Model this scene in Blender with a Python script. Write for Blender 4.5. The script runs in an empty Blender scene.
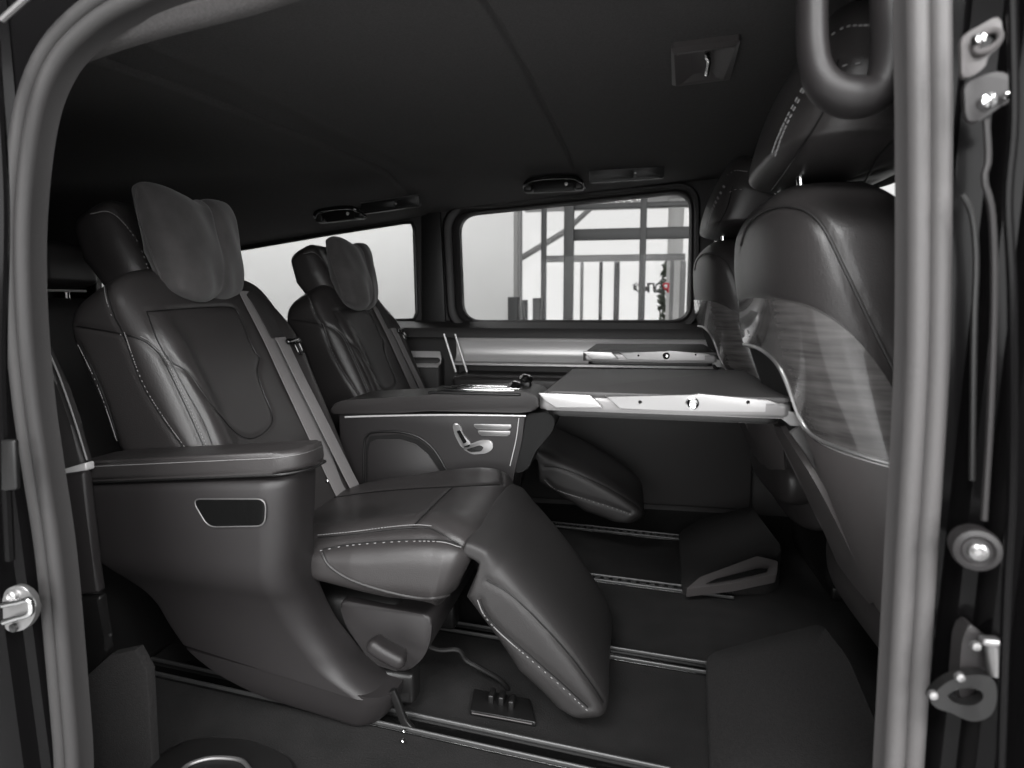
import bpy, bmesh, math, random
import numpy as np
from mathutils import Vector, Matrix
from mathutils.bvhtree import BVHTree
random.seed(4)
np.random.seed(4)
SC = bpy.context.scene
COL = SC.collection

# ------------------------------------------------------------------ camera and sighting helpers
# world: x runs towards the nose of the van, y runs away from the open door across the cabin, z is up (floor 0)
FPX = 620.0
YAW, PITCH = math.radians(10.5), math.radians(6.8)
EYE = np.array([0.0, 0.0, 0.84])
FW = np.array([-math.sin(YAW) * math.cos(PITCH), math.cos(YAW) * math.cos(PITCH), -math.sin(PITCH)])
RT = np.array([math.cos(YAW), math.sin(YAW), 0.0])
UP = np.cross(RT, FW)
cam = bpy.data.cameras.new('camera')
cam.sensor_width = 36.0
cam.lens = FPX / 1024 * 36.0
cam.clip_start = 0.05
cam.dof.use_dof = True
cam.dof.focus_distance = 1.5
cam.dof.aperture_fstop = 4.0
co = bpy.data.objects.new('camera', cam)
COL.objects.link(co)
M = Matrix.Identity(4)
for i in range(3):
    M[i][0], M[i][1], M[i][2], M[i][3] = RT[i], UP[i], -FW[i], EYE[i]
co.matrix_world = M
SC.camera = co


def sight(px, py):
    return FW + RT * (px - 512) / FPX - UP * (py - 384) / FPX


def at(px, py, x=None, y=None, z=None):
    d = sight(px, py)
    k = (x / d[0]) if x is not None else (y / d[1]) if y is not None else ((z - EYE[2]) / d[2])
    return EYE + d * k


# ------------------------------------------------------------------ materials
def mat(name, col, rough=0.5, metal=0.0, bump=0.0, bscale=300.0, coat=0.0, spec=0.5, var=0.0, vscale=8.0, sheen=0.0, stretch=None, detail=3.0):
    m = bpy.data.materials.new(name)
    m.use_nodes = True
    nt = m.node_tree
    b = nt.nodes['Principled BSDF']
    c = (col, col, col) if isinstance(col, (int, float)) else col
    b.inputs['Base Color'].default_value = (*c, 1)
    b.inputs['Roughness'].default_value = rough
    b.inputs['Metallic'].default_value = metal
    b.inputs['Coat Weight'].default_value = coat
    b.inputs['Coat Roughness'].default_value = 0.06
    b.inputs['Specular IOR Level'].default_value = spec
    if sheen:
        b.inputs['Sheen Weight'].default_value = sheen
        b.inputs['Sheen Roughness'].default_value = 0.5
    tc = nt.nodes.new('ShaderNodeTexCoord')
    src = tc.outputs['Object']
    if stretch:
        mp = nt.nodes.new('ShaderNodeMapping')
        mp.inputs['Scale'].default_value = stretch
        nt.links.new(src, mp.inputs['Vector'])
        src = mp.outputs['Vector']
    if bump:
        n = nt.nodes.new('ShaderNodeTexNoise')
        n.inputs['Scale'].default_value = bscale
        n.inputs['Detail'].default_value = detail
        nt.links.new(src, n.inputs['Vector'])
        bp = nt.nodes.new('ShaderNodeBump')
        bp.inputs['Strength'].default_value = bump
        bp.inputs['Distance'].default_value = 0.002
        nt.links.new(n.outputs['Fac'], bp.inputs['Height'])
        nt.links.new(bp.outputs['Normal'], b.inputs['Normal'])
    if var:
        n = nt.nodes.new('ShaderNodeTexNoise')
        n.inputs['Scale'].default_value = vscale
        n.inputs['Detail'].default_value = 6
        nt.links.new(src, n.inputs['Vector'])
        r = nt.nodes.new('ShaderNodeValToRGB')
        r.color_ramp.elements[0].position = 0.3
        r.color_ramp.elements[1].position = 0.7
        r.color_ramp.elements[0].color = (*[v * (1 - var) for v in c], 1)
        r.color_ramp.elements[1].color = (*[v * (1 + var) for v in c], 1)
        nt.links.new(n.outputs['Fac'], r.inputs['Fac'])
        nt.links.new(r.outputs['Color'], b.inputs['Base Color'])
    return m


LEATHER = mat('black_leather', (0.033, 0.0305, 0.0305), 0.39, bump=0.22, bscale=420)
LEATHER_S = mat('soft_black_leather', (0.025, 0.0235, 0.0235), 0.55, bump=0.25, bscale=500)
SUEDE = mat('charcoal_suede', (0.064, 0.060, 0.060), 0.85, bump=0.3, bscale=260, var=0.18, vscale=24, sheen=0.25)
PLASTIC = mat('charcoal_plastic', (0.018, 0.0162, 0.0166), 0.5, bump=0.12, bscale=700)
PLASTIC_D = mat('black_plastic', (0.008, 0.0077, 0.0077), 0.42)
PLASTIC_G = mat('grey_plastic', (0.075, 0.069, 0.069), 0.48, bump=0.1, bscale=600)
GLOSS = mat('gloss_black', (0.006, 0.006, 0.006), 0.12, coat=0.6)
PAINT = mat('black_paint', (0.004, 0.0038, 0.004), 0.16, coat=0.03, spec=0.10)
PILLAR = mat('lighter_post_grey', (0.088, 0.084, 0.084), 0.55, bump=0.1, bscale=500)
BLACK = mat('matt_black', (0.005, 0.005, 0.005), 0.8)
RUBBER = mat('grey_rubber_seal', (0.030, 0.0285, 0.0285), 0.6, bump=0.1, bscale=400)
RAIL = mat('dark_rail_metal', (0.10, 0.10, 0.10), 0.4, metal=0.6)
THREAD = mat('pale_thread', (0.25, 0.245, 0.245), 0.8)
CHROME = mat('chrome', (0.75, 0.75, 0.75), 0.12, metal=1)
ALU = mat('satin_aluminium', (0.40, 0.395, 0.395), 0.36, metal=0.85, bump=0.05, bscale=300)
ALU_D = mat('dark_aluminium', (0.25, 0.245, 0.245), 0.38, metal=0.8)
SATIN = mat('satin_silver', (0.72, 0.71, 0.71), 0.34, metal=0.3)
WEB = mat('belt_webbing', (0.18, 0.17, 0.17), 0.62, bump=0.5, bscale=220, stretch=(1, 1, 0.2), sheen=0.2)
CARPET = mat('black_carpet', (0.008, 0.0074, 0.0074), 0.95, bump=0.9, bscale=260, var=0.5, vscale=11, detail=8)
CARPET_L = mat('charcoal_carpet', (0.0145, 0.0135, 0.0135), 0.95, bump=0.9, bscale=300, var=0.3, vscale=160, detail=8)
HEADLINER = mat('black_headliner', (0.066, 0.063, 0.063), 0.92, bump=0.5, bscale=320, var=0.15, vscale=220)
LIPCLOTH = mat('lit_headliner', (0.075, 0.071, 0.071), 0.9, bump=0.5, bscale=320, var=0.15, vscale=220)  # headliner cloth again, with the light on this edge in its colour
WOOD = mat('dark_lacquered_veneer', (0.085, 0.081, 0.080), 0.2, coat=1.0, var=0.35, vscale=10, stretch=(1, 1.2, 14))
TABLE = mat('table_surface', (0.058, 0.056, 0.056), 0.5, bump=0.1, bscale=500)
SHOW = mat('showroom_wall_paint', (0.30, 0.30, 0.30), 0.7)
WHITE = mat('white_wall', (0.72, 0.72, 0.71), 0.7, var=0.03, vscale=1.2)
MULLION = mat('grey_mullion', (0.055, 0.056, 0.056), 0.5)
MULLION_L = mat('pale_mullion', (0.32, 0.32, 0.32), 0.5)
TILE = mat('showroom_tile', (0.55, 0.55, 0.55), 0.3, var=0.08, vscale=2)
LEAF = mat('leaf', (0.10, 0.12, 0.09), 0.6, var=0.5, vscale=10)
RED = mat('red_lettering', (0.55, 0.02, 0.04), 0.5)
INK = mat('dark_lettering', (0.02, 0.02, 0.02), 0.5)


def glass_mat(name, tint, refl):
    m = bpy.data.materials.new(name)
    m.use_nodes = True
    nt = m.node_tree
    nt.nodes.clear()
    out = nt.nodes.new('ShaderNodeOutputMaterial')
    mix = nt.nodes.new('ShaderNodeMixShader')
    tr = nt.nodes.new('ShaderNodeBsdfTransparent')
    tr.inputs[0].default_value = (tint, tint, tint, 1)
    gl = nt.nodes.new('ShaderNodeBsdfGlossy')
    gl.inputs['Roughness'].default_value = 0.02
    mix.inputs[0].default_value = refl
    nt.links.new(tr.outputs[0], mix.inputs[1])
    nt.links.new(gl.outputs[0], mix.inputs[2])
    nt.links.new(mix.outputs[0], out.inputs[0])
    return m


GLASS = glass_mat('window_glass', 0.84, 0.005)
GLASS_C = glass_mat('clear_glass', 0.95, 0.004)


# ------------------------------------------------------------------ mesh building
def link(name, V, F, m, parent=None, base=(0, 0, 0), angle=38, smooth=True):
    me = bpy.data.meshes.new(name)
    V = np.asarray(V, float) - np.asarray(base, float)
    me.from_pydata(V.tolist(), [], [list(map(int, f)) for f in F])
    me.validate()
    bm = bmesh.new()
    bm.from_mesh(me)
    bmesh.ops.recalc_face_normals(bm, faces=bm.faces[:])
    bm.to_mesh(me)
    bm.free()
    if smooth:
        me.polygons.foreach_set('use_smooth', [True] * len(me.polygons))
        if angle:
            me.set_sharp_from_angle(angle=math.radians(angle))
    me.materials.append(m)
    o = bpy.data.objects.new(name, me)
    COL.objects.link(o)
    if parent is not None:
        o.parent = parent
    return o


class Thing:
    """An Empty at the thing's base; the meshes added to it are its parts and sub-parts."""
    def __init__(s, name, label, cat, base, group=None):
        s.base = np.array(base, float)
        s.o = bpy.data.objects.new(name, None)
        s.o.empty_display_size = 0.05
        COL.objects.link(s.o)
        s.o.location = base
        s.o['label'] = label
        s.o['category'] = cat
        if group:
            s.o['group'] = group

    def part(s, name, VF, m, parent=None, label=None, stuff=False, **k):
        o = link(name, VF[0], VF[1], m, parent if parent is not None else s.o, s.base, **k)
        if label:
            o['label'] = label
        if stuff:
            o['kind'] = 'stuff'
        return o


def single(name, VF, m, label, cat, group=None, base=None, **k):
    V = np.asarray(VF[0], float)
    if base is None:
        base = [(V[:, 0].min() + V[:, 0].max()) / 2, (V[:, 1].min() + V[:, 1].max()) / 2, V[:, 2].min()]
    o = link(name, V, VF[1], m, None, base, **k)
    o.location = base
    o['label'] = label
    o['category'] = cat
    if group:
        o['group'] = group
    return o


def struct(name, VF, m, parent=None, **k):
    o = link(name, VF[0], VF[1], m, parent, **k)
    if parent is None:
        o['kind'] = 'structure'
    return o


def join(*parts):
    V, F, n = [], [], 0
    for v, f in parts:
        v = np.asarray(v, float)
        V.append(v)
        F += [[i + n for i in q] for q in f]
        n += len(v)
    return np.vstack(V), F


def crom(pts, n, closed=False, lin=False):
    """Catmull-Rom through pts, resampled to n points of equal arc length."""
    P = np.asarray(pts, float)
    if not lin and len(P) > 2:
        if closed:
            Q = np.vstack([P[-1], P, P[0], P[1]])
        else:
            Q = np.vstack([2 * P[0] - P[1], P, 2 * P[-1] - P[-2]])
        out = []
        t = np.linspace(0, 1, 16, endpoint=False)[:, None]
        for i in range(1, len(Q) - 2):
            a, b, c, d = Q[i - 1], Q[i], Q[i + 1], Q[i + 2]
            out.append(0.5 * (2 * b + (c - a) * t + (2 * a - 5 * b + 4 * c - d) * t ** 2 + (3 * b - a - 3 * c + d) * t ** 3))
        P = np.vstack(out + [Q[-2][None]])
    elif closed:
        P = np.vstack([P, P[:1]])
    L = np.concatenate([[0], np.cumsum(np.linalg.norm(np.diff(P, axis=0), axis=1))])
    s = np.linspace(0, L[-1], n + 1)[:-1] if closed else np.linspace(0, L[-1], n)
    return np.stack([np.interp(s, L, P[:, k]) for k in range(P.shape[1])], 1)


def rings_mesh(R, closed_k=True, closed_s=False, caps=True):
    R = np.asarray(R)
    ns, nk = R.shape[:2]
    F = []
    for i in range(ns if closed_s else ns - 1):
        j = (i + 1) % ns
        for k in range(nk if closed_k else nk - 1):
            l = (k + 1) % nk
            F.append([i * nk + k, i * nk + l, j * nk + l, j * nk + k])
    if caps and not closed_s:
        F.append(list(range(nk)))
        F.append([(ns - 1) * nk + k for k in range(nk)][::-1])
    return R.reshape(-1, 3), F


def sweep(path, sec, up=(0, 1, 0), closed=False, scale=None):
    """sec: list of (a, b): a across the path, b along up."""
    P = np.asarray(path, float)
    n = len(P)
    if closed:
        T = np.roll(P, -1, 0) - np.roll(P, 1, 0)
    else:
        T = np.gradient(P, axis=0)
    T /= np.linalg.norm(T, axis=1)[:, None] + 1e-12
    U = np.asarray(up, float)
    U = np.tile(U, (n, 1)) if U.ndim == 1 else U
    S = np.cross(T, U)
    S /= np.linalg.norm(S, axis=1)[:, None] + 1e-12
    U = np.cross(S, T)
    sec = np.asarray(sec, float)
    sc = np.ones(n) if scale is None else np.asarray(scale)
    R = P[:, None, :] + S[:, None, :] * sec[None, :, 0, None] * sc[:, None, None] + U[:, None, :] * sec[None, :, 1, None] * sc[:, None, None]
    return rings_mesh(R, closed_s=closed)


def circle(r, n=10, rb=None):
    a = np.linspace(0, 2 * math.pi, n, endpoint=False)
    return np.stack([r * np.cos(a), (rb or r) * np.sin(a)], 1)


def tube(path, r, n=8, closed=False, m=None, lin=False, scale=None):
    P = crom(path, m, closed, lin) if m else np.asarray(path, float)
    d = P[-1] - P[0] if not closed else np.array([1.0, 0.3, 0.2])
    q = P - P.mean(0)
    w = np.linalg.svd(q, full_matrices=True)[2][2] if len(P) > 2 else np.array([0.31, 0.52, 0.79])
    t = np.gradient(P, axis=0)
    if np.min(np.linalg.norm(np.cross(t, w), axis=1) / (np.linalg.norm(t, axis=1) + 1e-12)) < 0.2:
        w = np.array([0.31, 0.52, 0.79])
    return sweep(P, circle(r, n), w, closed, scale)


def prism(pts, vec, bevel=0.0, seg=3):
    """Polygon (3D points in a plane) pushed along vec, all edges rounded."""
    P = np.asarray(pts, float)
    bm = bmesh.new()
    a = [bm.verts.new(p) for p in P]
    b = [bm.verts.new(p + np.asarray(vec, float)) for p in P]
    n = len(P)
    bm.faces.new(a[::-1])
    bm.faces.new(b)
    for i in range(n):
        bm.faces.new([a[i], a[(i + 1) % n], b[(i + 1) % n], b[i]])
    if bevel:
        E = [e for e in bm.edges if (e.verts[0] in a and e.verts[1] in a) or (e.verts[0] in b and e.verts[1] in b) or n <= 8]
        bmesh.ops.bevel(bm, geom=E, offset=bevel, segments=seg, profile=0.5, affect='EDGES', clamp_overlap=True)
    bm.verts.index_update()
    V = np.array([v.co[:] for v in bm.verts])
    F = [[v.index for v in f.verts] for f in bm.faces]
    bm.free()
    return V, F


def box(c, s, bevel=0.0, rot=None, seg=3):
    hx, hy, hz = [v / 2 for v in s]
    V, F = prism([(-hx, -hy, -hz), (hx, -hy, -hz), (hx, hy, -hz), (-hx, hy, -hz)], (0, 0, 2 * hz), bevel, seg)
    if rot is not None:
        V = V @ np.array(rot).T
    return V + np.array(c), F


def rot(axis, deg):
    return np.array(Matrix.Rotation(math.radians(deg), 3, axis))


def rr(x0, x1, y0, y1, r, n=6):
    out = []
    for cx, cy, a0 in ((x1 - r, y1 - r, 0), (x0 + r, y1 - r, 90), (x0 + r, y0 + r, 180), (x1 - r, y0 + r, 270)):
        for k in range(n + 1):
            a = math.radians(a0 + 90 * k / n)
            out.append((cx + r * math.cos(a), cy + r * math.sin(a)))
    return np.array(out)


def round_poly(pts, r, n=5):
    """Round the corners of a 2D or 3D polygon."""
    P = np.asarray(pts, float)
    out = []
    m = len(P)
    for i in range(m):
        a, b, c = P[i - 1], P[i], P[(i + 1) % m]
        ra = min(r, 0.45 * np.linalg.norm(a - b))
        rc = min(r, 0.45 * np.linalg.norm(c - b))
        p = b + (a - b) / np.linalg.norm(a - b) * ra
        q = b + (c - b) / np.linalg.norm(c - b) * rc
        for t in np.linspace(0, 1, n + 1):
            out.append((1 - t) ** 2 * p + 2 * t * (1 - t) * b + t * t * q)
    return np.array(out)


def lathe(prof, axis_o, axis_d, n=20):
    d = np.asarray(axis_d, float)
    d = d / np.linalg.norm(d)
    a = np.cross(d, (0.3, 0.5, 0.8))
    a /= np.linalg.norm(a)
    b = np.cross(d, a)
    R = []
    for h, r in prof:
        R.append([np.asarray(axis_o) + d * h + r * (a * math.cos(t) + b * math.sin(t)) for t in np.linspace(0, 2 * math.pi, n, endpoint=False)])
    return rings_mesh(np.array(R))


def lerp_tab(v, u):
    if isinstance(v, (int, float)):
        return np.full_like(u, float(v))
    v = np.asarray(v, float)
    return np.interp(u, v[:, 0], v[:, 1])


class Pad:
    """Upholstered body: rounded cross-sections carried along a curved side profile (x, z); its face looks along sgn * (tz, -tx)."""
    def __init__(s, spine, hw, th, yc, sgn=1, p=4.0, re=(0.04, 0.04), wr=(0.05, 0.05), crown=None, NS=90, NK=140, deform=None, follow=True):
        dens = crom(spine, 400)
        L = np.concatenate([[0], np.cumsum(np.linalg.norm(np.diff(dens, axis=0), axis=1))])
        tot = L[-1]
        e = 0.5 * (1 - np.cos(np.linspace(0, math.pi, NS)))
        u = 0.55 * np.linspace(0, 1, NS) + 0.45 * e
        S = u * tot
        X = np.interp(S, L, dens[:, 0])
        Z = np.interp(S, L, dens[:, 1])
        tg = np.gradient(np.stack([np.interp(np.linspace(0, tot, 60), L, dens[:, 0]), np.interp(np.linspace(0, tot, 60), L, dens[:, 1])], 1), axis=0)
        tg /= np.linalg.norm(tg, axis=1)[:, None]
        tx = np.interp(S, np.linspace(0, tot, 60), tg[:, 0])
        tz = np.interp(S, np.linspace(0, tot, 60), tg[:, 1])
        nx, nz = sgn * tz, -sgn * tx
        HW, TH, YC = lerp_tab(hw, u), lerp_tab(th, u), lerp_tab(yc, u)

        def rnd(r, q):
            g = np.ones(NS)
            for d, rad in ((S, r[0]), (tot - S, r[1])):
                if rad > 0:
                    k = np.clip(1 - d / rad, 0, 1)
                    g *= np.clip(1 - k ** q, 0.0009, 1) ** (1 / q)
            return g
        gt, gw = rnd(re, 2.2), rnd(wr, 2.4)
        if follow:
            gw = gw * (0.25 + 0.75 * np.clip(gt * 1.5, 0, 1))
        ph = np.linspace(0, 2 * math.pi, 4000, endpoint=False)
        cc = np.sign(np.cos(ph)) * np.abs(np.cos(ph)) ** (2 / p)
        ss = np.sign(np.sin(ph)) * np.abs(np.sin(ph)) ** (2 / p)
        hm, tm = HW.mean(), TH.mean()
        D = np.concatenate([[0], np.cumsum(np.hypot(np.diff(cc) * hm, np.diff(ss) * tm / 2))])
        want = np.linspace(0, D[-1], NK, endpoint=False)
        c = np.interp(want, D, cc)
        q = np.interp(want, D, ss)
        off = -TH[:, None] / 2 + TH[:, None] / 2 * gt[:, None] * q[None, :]
        Yl = HW[:, None] * gw[:, None] * c[None, :]
        face = np.clip(q, 0, 1)[None, :] * np.ones((NS, 1))
        if crown is not None:
            off = off + crown(u[:, None] * np.ones((1, NK)), Yl / HW[:, None], q[None, :] * np.ones((NS, 1))) * face ** 2
        V = np.stack([X[:, None] + nx[:, None] * off, YC[:, None] + Yl, Z[:, None] + nz[:, None] * off], 2)
        if deform is not None:
            V = deform(V, u[:, None] * np.ones((1, NK)), Yl / HW[:, None])
        s.V, s.F = rings_mesh(V)
        s.bvh = None

    def tree(s):
        if s.bvh is None:
            s.bvh = BVHTree.FromPolygons([tuple(v) for v in s.V], s.F)
        return s.bvh

    def hit(s, px, py):
        r = s.tree().ray_cast(Vector(EYE), Vector(sight(px, py)).normalized())
        if r[0] is None:
            r = None
            for k in range(1, 14):          # just off the edge: walk to the body
                for dx, dy in ((k, 0), (-k, 0), (0, k), (0, -k), (k, k), (-k, k), (k, -k), (-k, -k)):
                    h = s.tree().ray_cast(Vector(EYE), Vector(sight(px + 2 * dx, py + 2 * dy)).normalized())
                    if h[0] is not None:
                        r = h
                        break
                if r is not None:
                    break
            if r is None:
                h = s.tree().find_nearest(Vector(EYE + sight(px, py) * 1.2))
                r = h
        n = np.array(r[1])
        p = np.array(r[0])
        if n @ (p - EYE) > 0:
            n = -n
        return p, n

    def trace(s, pts, step=2.0):
        P = np.asarray(pts, float)
        n = max(4, int(np.sum(np.linalg.norm(np.diff(P, axis=0), axis=1)) / step))
        H = [s.hit(*p) for p in crom(P, n) if s.tree().ray_cast(Vector(EYE), Vector(sight(*p)).normalized())[0] is not None]
        if len(H) < 4:
            H = [s.hit(*p) for p in crom(P, n)]
        A, N = np.array([h[0] for h in H]), np.array([h[1] for h in H])
        for _ in range(14):                 # calm the normals
            N[1:-1] = (N[:-2] + N[1:-1] * 2 + N[2:])
            N /= np.linalg.norm(N, axis=1)[:, None]
        return A, N

    def carve(s, pts, depth=0.004, w=0.005):
        A, N = s.trace(pts) if not isinstance(pts, tuple) else pts
        m = max(4, int(np.sum(np.linalg.norm(np.diff(A, axis=0), axis=1)) / 0.002))
        B = crom(np.hstack([A, N]), m, lin=True)
        lo, hi = B[:, :3].min(0) - 3 * w, B[:, :3].max(0) + 3 * w
        idx = np.where(((s.V > lo) & (s.V < hi)).all(1))[0]
        for a in range(0, len(idx), 2000):
            ii = idx[a:a + 2000]
            d = np.linalg.norm(s.V[ii][:, None, :] - B[None, :, :3], axis=2)
            k = d.argmin(1)
            dm = d[np.arange(len(ii)), k]
            s.V[ii] -= B[k, 3:] * (depth * np.exp(-(dm / w) ** 2))[:, None]
        return A, N


def stitches(A, N, pitch=0.0075, ln=0.0045, wd=0.0013, side=0.0, lift=0.0018):
    m = max(2, int(np.sum(np.linalg.norm(np.diff(A, axis=0), axis=1)) / pitch))
    B = crom(np.hstack([A, N]), m, lin=True)
    P, n = B[:, :3], B[:, 3:]
    T = np.gradient(P, axis=0)
    T /= np.linalg.norm(T, axis=1)[:, None] + 1e-12
    n = n / (np.linalg.norm(n, axis=1)[:, None] + 1e-12)
    W = np.cross(T, n)
    P = P + W * side + n * lift
    out = []
    for p, t, w, k in zip(P, T, W, n):
        a, b, c = t * ln / 2, w * wd / 2, k * 0.0007
        V = [p + i * a + j * b + l * c for i in (-1, 1) for j in (-1, 1) for l in (-1, 1)]
        out.append((V, [[0, 1, 3, 2], [4, 6, 7, 5], [0, 4, 5, 1], [2, 3, 7, 6], [0, 2, 6, 4], [1, 5, 7, 3]]))
    return join(*out)


def seamline(A, N, r=0.0016, lift=0.0004):
    return tube(A + N * lift, r, 6)


def patch(pad, top, bot, n=40, m=14, lift=0.006):
    """A sheet that follows a pad between two sighted curves; its rim turns down onto the pad."""
    T, B = crom(top, n), crom(bot, n)
    R = []
    for i in range(n):
        row = []
        for j, v in enumerate(np.linspace(0, 1, m)):
            p, k = pad.hit(*(T[i] * (1 - v) + B[i] * v))
            row.append(np.hstack([p, k]))
        R.append(row)
    R = np.array(R)
    for _ in range(3):
        Q = R.copy()
        Q[1:-1] = (R[:-2] + 2 * R[1:-1] + R[2:]) / 4
        Q[:, 1:-1] = (Q[:, :-2] + 2 * Q[:, 1:-1] + Q[:, 2:]) / 4
        R = Q
    up = R[..., :3] + R[..., 3:] * lift
    dn = R[..., :3] - R[..., 3:] * 0.004
    big = np.concatenate([dn[:, :1], up, dn[:, -1:]], 1)
    e0 = big.copy()[0:1]
    e1 = big.copy()[-1:]
    e0[0, 1:-1] = dn[0]
    e1[0, 1:-1] = dn[-1]
    V, F = rings_mesh(np.concatenate([e0, big, e1], 0), closed_k=False, caps=False)
    return V, F, up


def gauss(v, c, w):
    return np.exp(-((v - c) / w) ** 2)


def sstep(a, b, v):
    t = np.clip((v - a) / (b - a), 0, 1)
    return t * t * (3 - 2 * t)


def A_(pts, **k):
    return np.array([at(*p, **k) for p in pts])


def tree_copy(o, parent=None, skip=()):
    c = o.copy()
    COL.objects.link(c)
    if parent is not None:
        c.parent = parent
    for ch in list(o.children):
        if ch.name.split('.')[0] not in skip:
            tree_copy(ch, c, skip)
    return c


# ================================================================== the near captain seat
YF = 2.62                                   # inner face of the far side wall
seat = Thing('captain_seat', 'black leather captain seat nearest the open door, reclined, leg rest hanging down', 'seat', (-0.60, 1.36, 0.0))

# ---- backrest
def back_crown(u, t, q):
    f = sstep(0.0, 0.12, u) * (1 - sstep(0.70, 0.92, u))
    return f * (0.030 * gauss(np.abs(t), 0.80, 0.16) - 0.006 * gauss(t, 0, 0.5)) + 0.012 * gauss(u, 0.3, 0.18) * gauss(t, 0, 0.5)


back = Pad([(-0.725, 0.30), (-0.785, 0.44), (-0.845, 0.58), (-0.905, 0.72), (-0.968, 0.84), (-1.032, 0.955)],
           [(0, 0.255), (0.35, 0.278), (0.75, 0.288), (1, 0.27)], [(0, 0.17), (0.5, 0.20), (0.85, 0.18), (1, 0.14)], 1.36, 1, p=5.5,
           re=(0.05, 0.06), wr=(0.04, 0.10), crown=back_crown, NS=150, NK=250)
seams = {
    'shoulder': [(106, 284), (109, 300), (115, 318), (123, 334), (140, 380), (160, 415), (186, 452)],
    'cross': [(76, 326), (95, 329), (123, 334)],
    'bolster': [(123, 334), (140, 339), (150, 345), (162, 358), (178, 390), (192, 420), (206, 452)],
    'panel': [(147, 311), (175, 309), (210, 307), (234, 308), (243, 322), (250, 340), (256, 352), (260, 358), (258, 372), (264, 392), (272, 412), (272, 424), (262, 434), (250, 438), (236, 432),
              (220, 414), (203, 392), (188, 372), (172, 362), (164, 352), (155, 334), (147, 311)],
    'inner': [(168, 356), (186, 390), (203, 420), (214, 448)],
    'rear': [(80, 345), (97, 380), (110, 415), (123, 458)],
}
tr = {k: back.carve(v, 0.0038, 0.0052) for k, v in seams.items()}
bo = seat.part('backrest', (back.V, back.F), LEATHER, angle=0)
seat.part('piping', join(*[seamline(*tr[k], r=0.0011, lift=-0.0012) for k in tr]), PLASTIC_D, bo)
sA, sN = back.trace(seams['shoulder'][3:])
s2A, s2N = back.trace(seams['bolster'][1:])
s3A, s3N = back.trace(seams['rear'])
s4A, s4N = back.trace(seams['shoulder'][:4])
seat.part('stitching', join(stitches(sA, sN, 0.0055, 0.0036, 0.0011, side=-0.0045), stitches(s2A, s2N, 0.0055, 0.0036, 0.0010, side=-0.005),
                            stitches(s3A, s3N, 0.004, 0.0036, 0.0009, side=0.003), stitches(s4A, s4N, 0.006, 0.004, 0.0009, side=0.004)), THREAD, bo, 'pale thread stitching', stuff=True, smooth=False)

# ---- headrest and its wing
head = Pad([(-1.045, 0.885), (-1.075, 0.96), (-1.115, 1.045), (-1.145, 1.105)], [(0, 0.16), (0.5, 0.172), (1, 0.168)], [(0, 0.10), (0.5, 0.125), (1, 0.10)], 1.362, 1, p=4.0,
           re=(0.04, 0.05), wr=(0.05, 0.06), NS=60, NK=110, crown=lambda u, t, q: 0.02 * gauss(np.abs(t), 0.85, 0.22))
hs = [(92, 214), (108, 212), (122, 222), (138, 244), (148, 270), (153, 282)]
hA, hN = head.carve(hs, 0.003, 0.004)
ho = seat.part('headrest', (head.V, head.F), LEATHER, angle=0)
seat.part('stitching', stitches(hA, hN, 0.006, 0.0045, 0.0011), THREAD, ho, 'pale thread stitching', stuff=True, smooth=False)
collar = Pad([(-1.02, 0.86), (-1.055, 0.90), (-1.085, 0.955)], [(0, 0.10), (1, 0.085)], 0.075, 1.365, 1, p=3, re=(0.02, 0.02), wr=(0.02, 0.03), NS=24, NK=50)
seat.part('headrest_base', (collar.V - np.array([0.045, 0, 0.0]), collar.F), PLASTIC_D, ho)

# ---- seat cushion
def cush_crown(u, t, q):
    f = sstep(0.02, 0.25, u) * (1 - sstep(0.82, 1.0, u))
    return f * (0.014 * gauss(np.abs(t), 0.72, 0.18) - 0.012 * gauss(t, 0, 0.42)) - 0.016 * np.clip(np.abs(t) - 0.75, 0, 1) * 4 * 0.4


cush = Pad([(-0.82, 0.335), (-0.68, 0.372), (-0.54, 0.402), (-0.42, 0.424), (-0.335, 0.428), (-0.262, 0.405), (-0.245, 0.385)],
           [(0, 0.25), (0.5, 0.278), (0.85, 0.278), (1, 0.255)], [(0, 0.085), (0.33, 0.105), (0.58, 0.165), (0.8, 0.190), (1, 0.15)], 1.352, -1, p=3.3, re=(0.05, 0.09), wr=(0.04, 0.075), crown=cush_crown, NS=130, NK=220, follow=False)
cs = {
    'top': [(318, 537), (350, 534), (390, 529), (415, 527), (430, 528), (446, 536), (459, 543)],
    'side': [(322, 549), (350, 544), (400, 540), (440, 540), (460, 545), (474, 556), (480, 568)],
    'cross': [(412, 527), (425, 513), (438, 500), (452, 487)],
    'far': [(322, 499), (360, 493), (400, 489), (452, 486), (500, 484)],
    'farend': [(497, 464), (502, 474), (503, 484)],
}
ct = {k: cush.carve(v, 0.0042, 0.0055) for k, v in cs.items()}
cu = seat.part('seat_cushion', (cush.V, cush.F), LEATHER, angle=0)
seat.part('piping', join(*[seamline(*ct[k], r=0.0011, lift=-0.0012) for k in ct]), PLASTIC_D, cu)
sA, sN = cush.trace(cs['side'][:5])
s2A, s2N = cush.trace(cs['top'][:5])
seat.part('stitching', join(stitches(sA, sN, 0.0065, side=0.005), stitches(s2A, s2N, 0.005, 0.0042, 0.001, side=-0.004)), THREAD, cu, 'pale thread stitching', stuff=True, smooth=False)
# piping that edges the bolster underneath
eA, eN = cush.trace([(322, 553), (330, 566), (352, 580), (390, 592), (425, 598), (450, 594), (468, 582), (474, 572)])
seat.part('edge_piping', seamline(eA, eN, 0.003, 0.001), LEATHER_S, cu)

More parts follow.
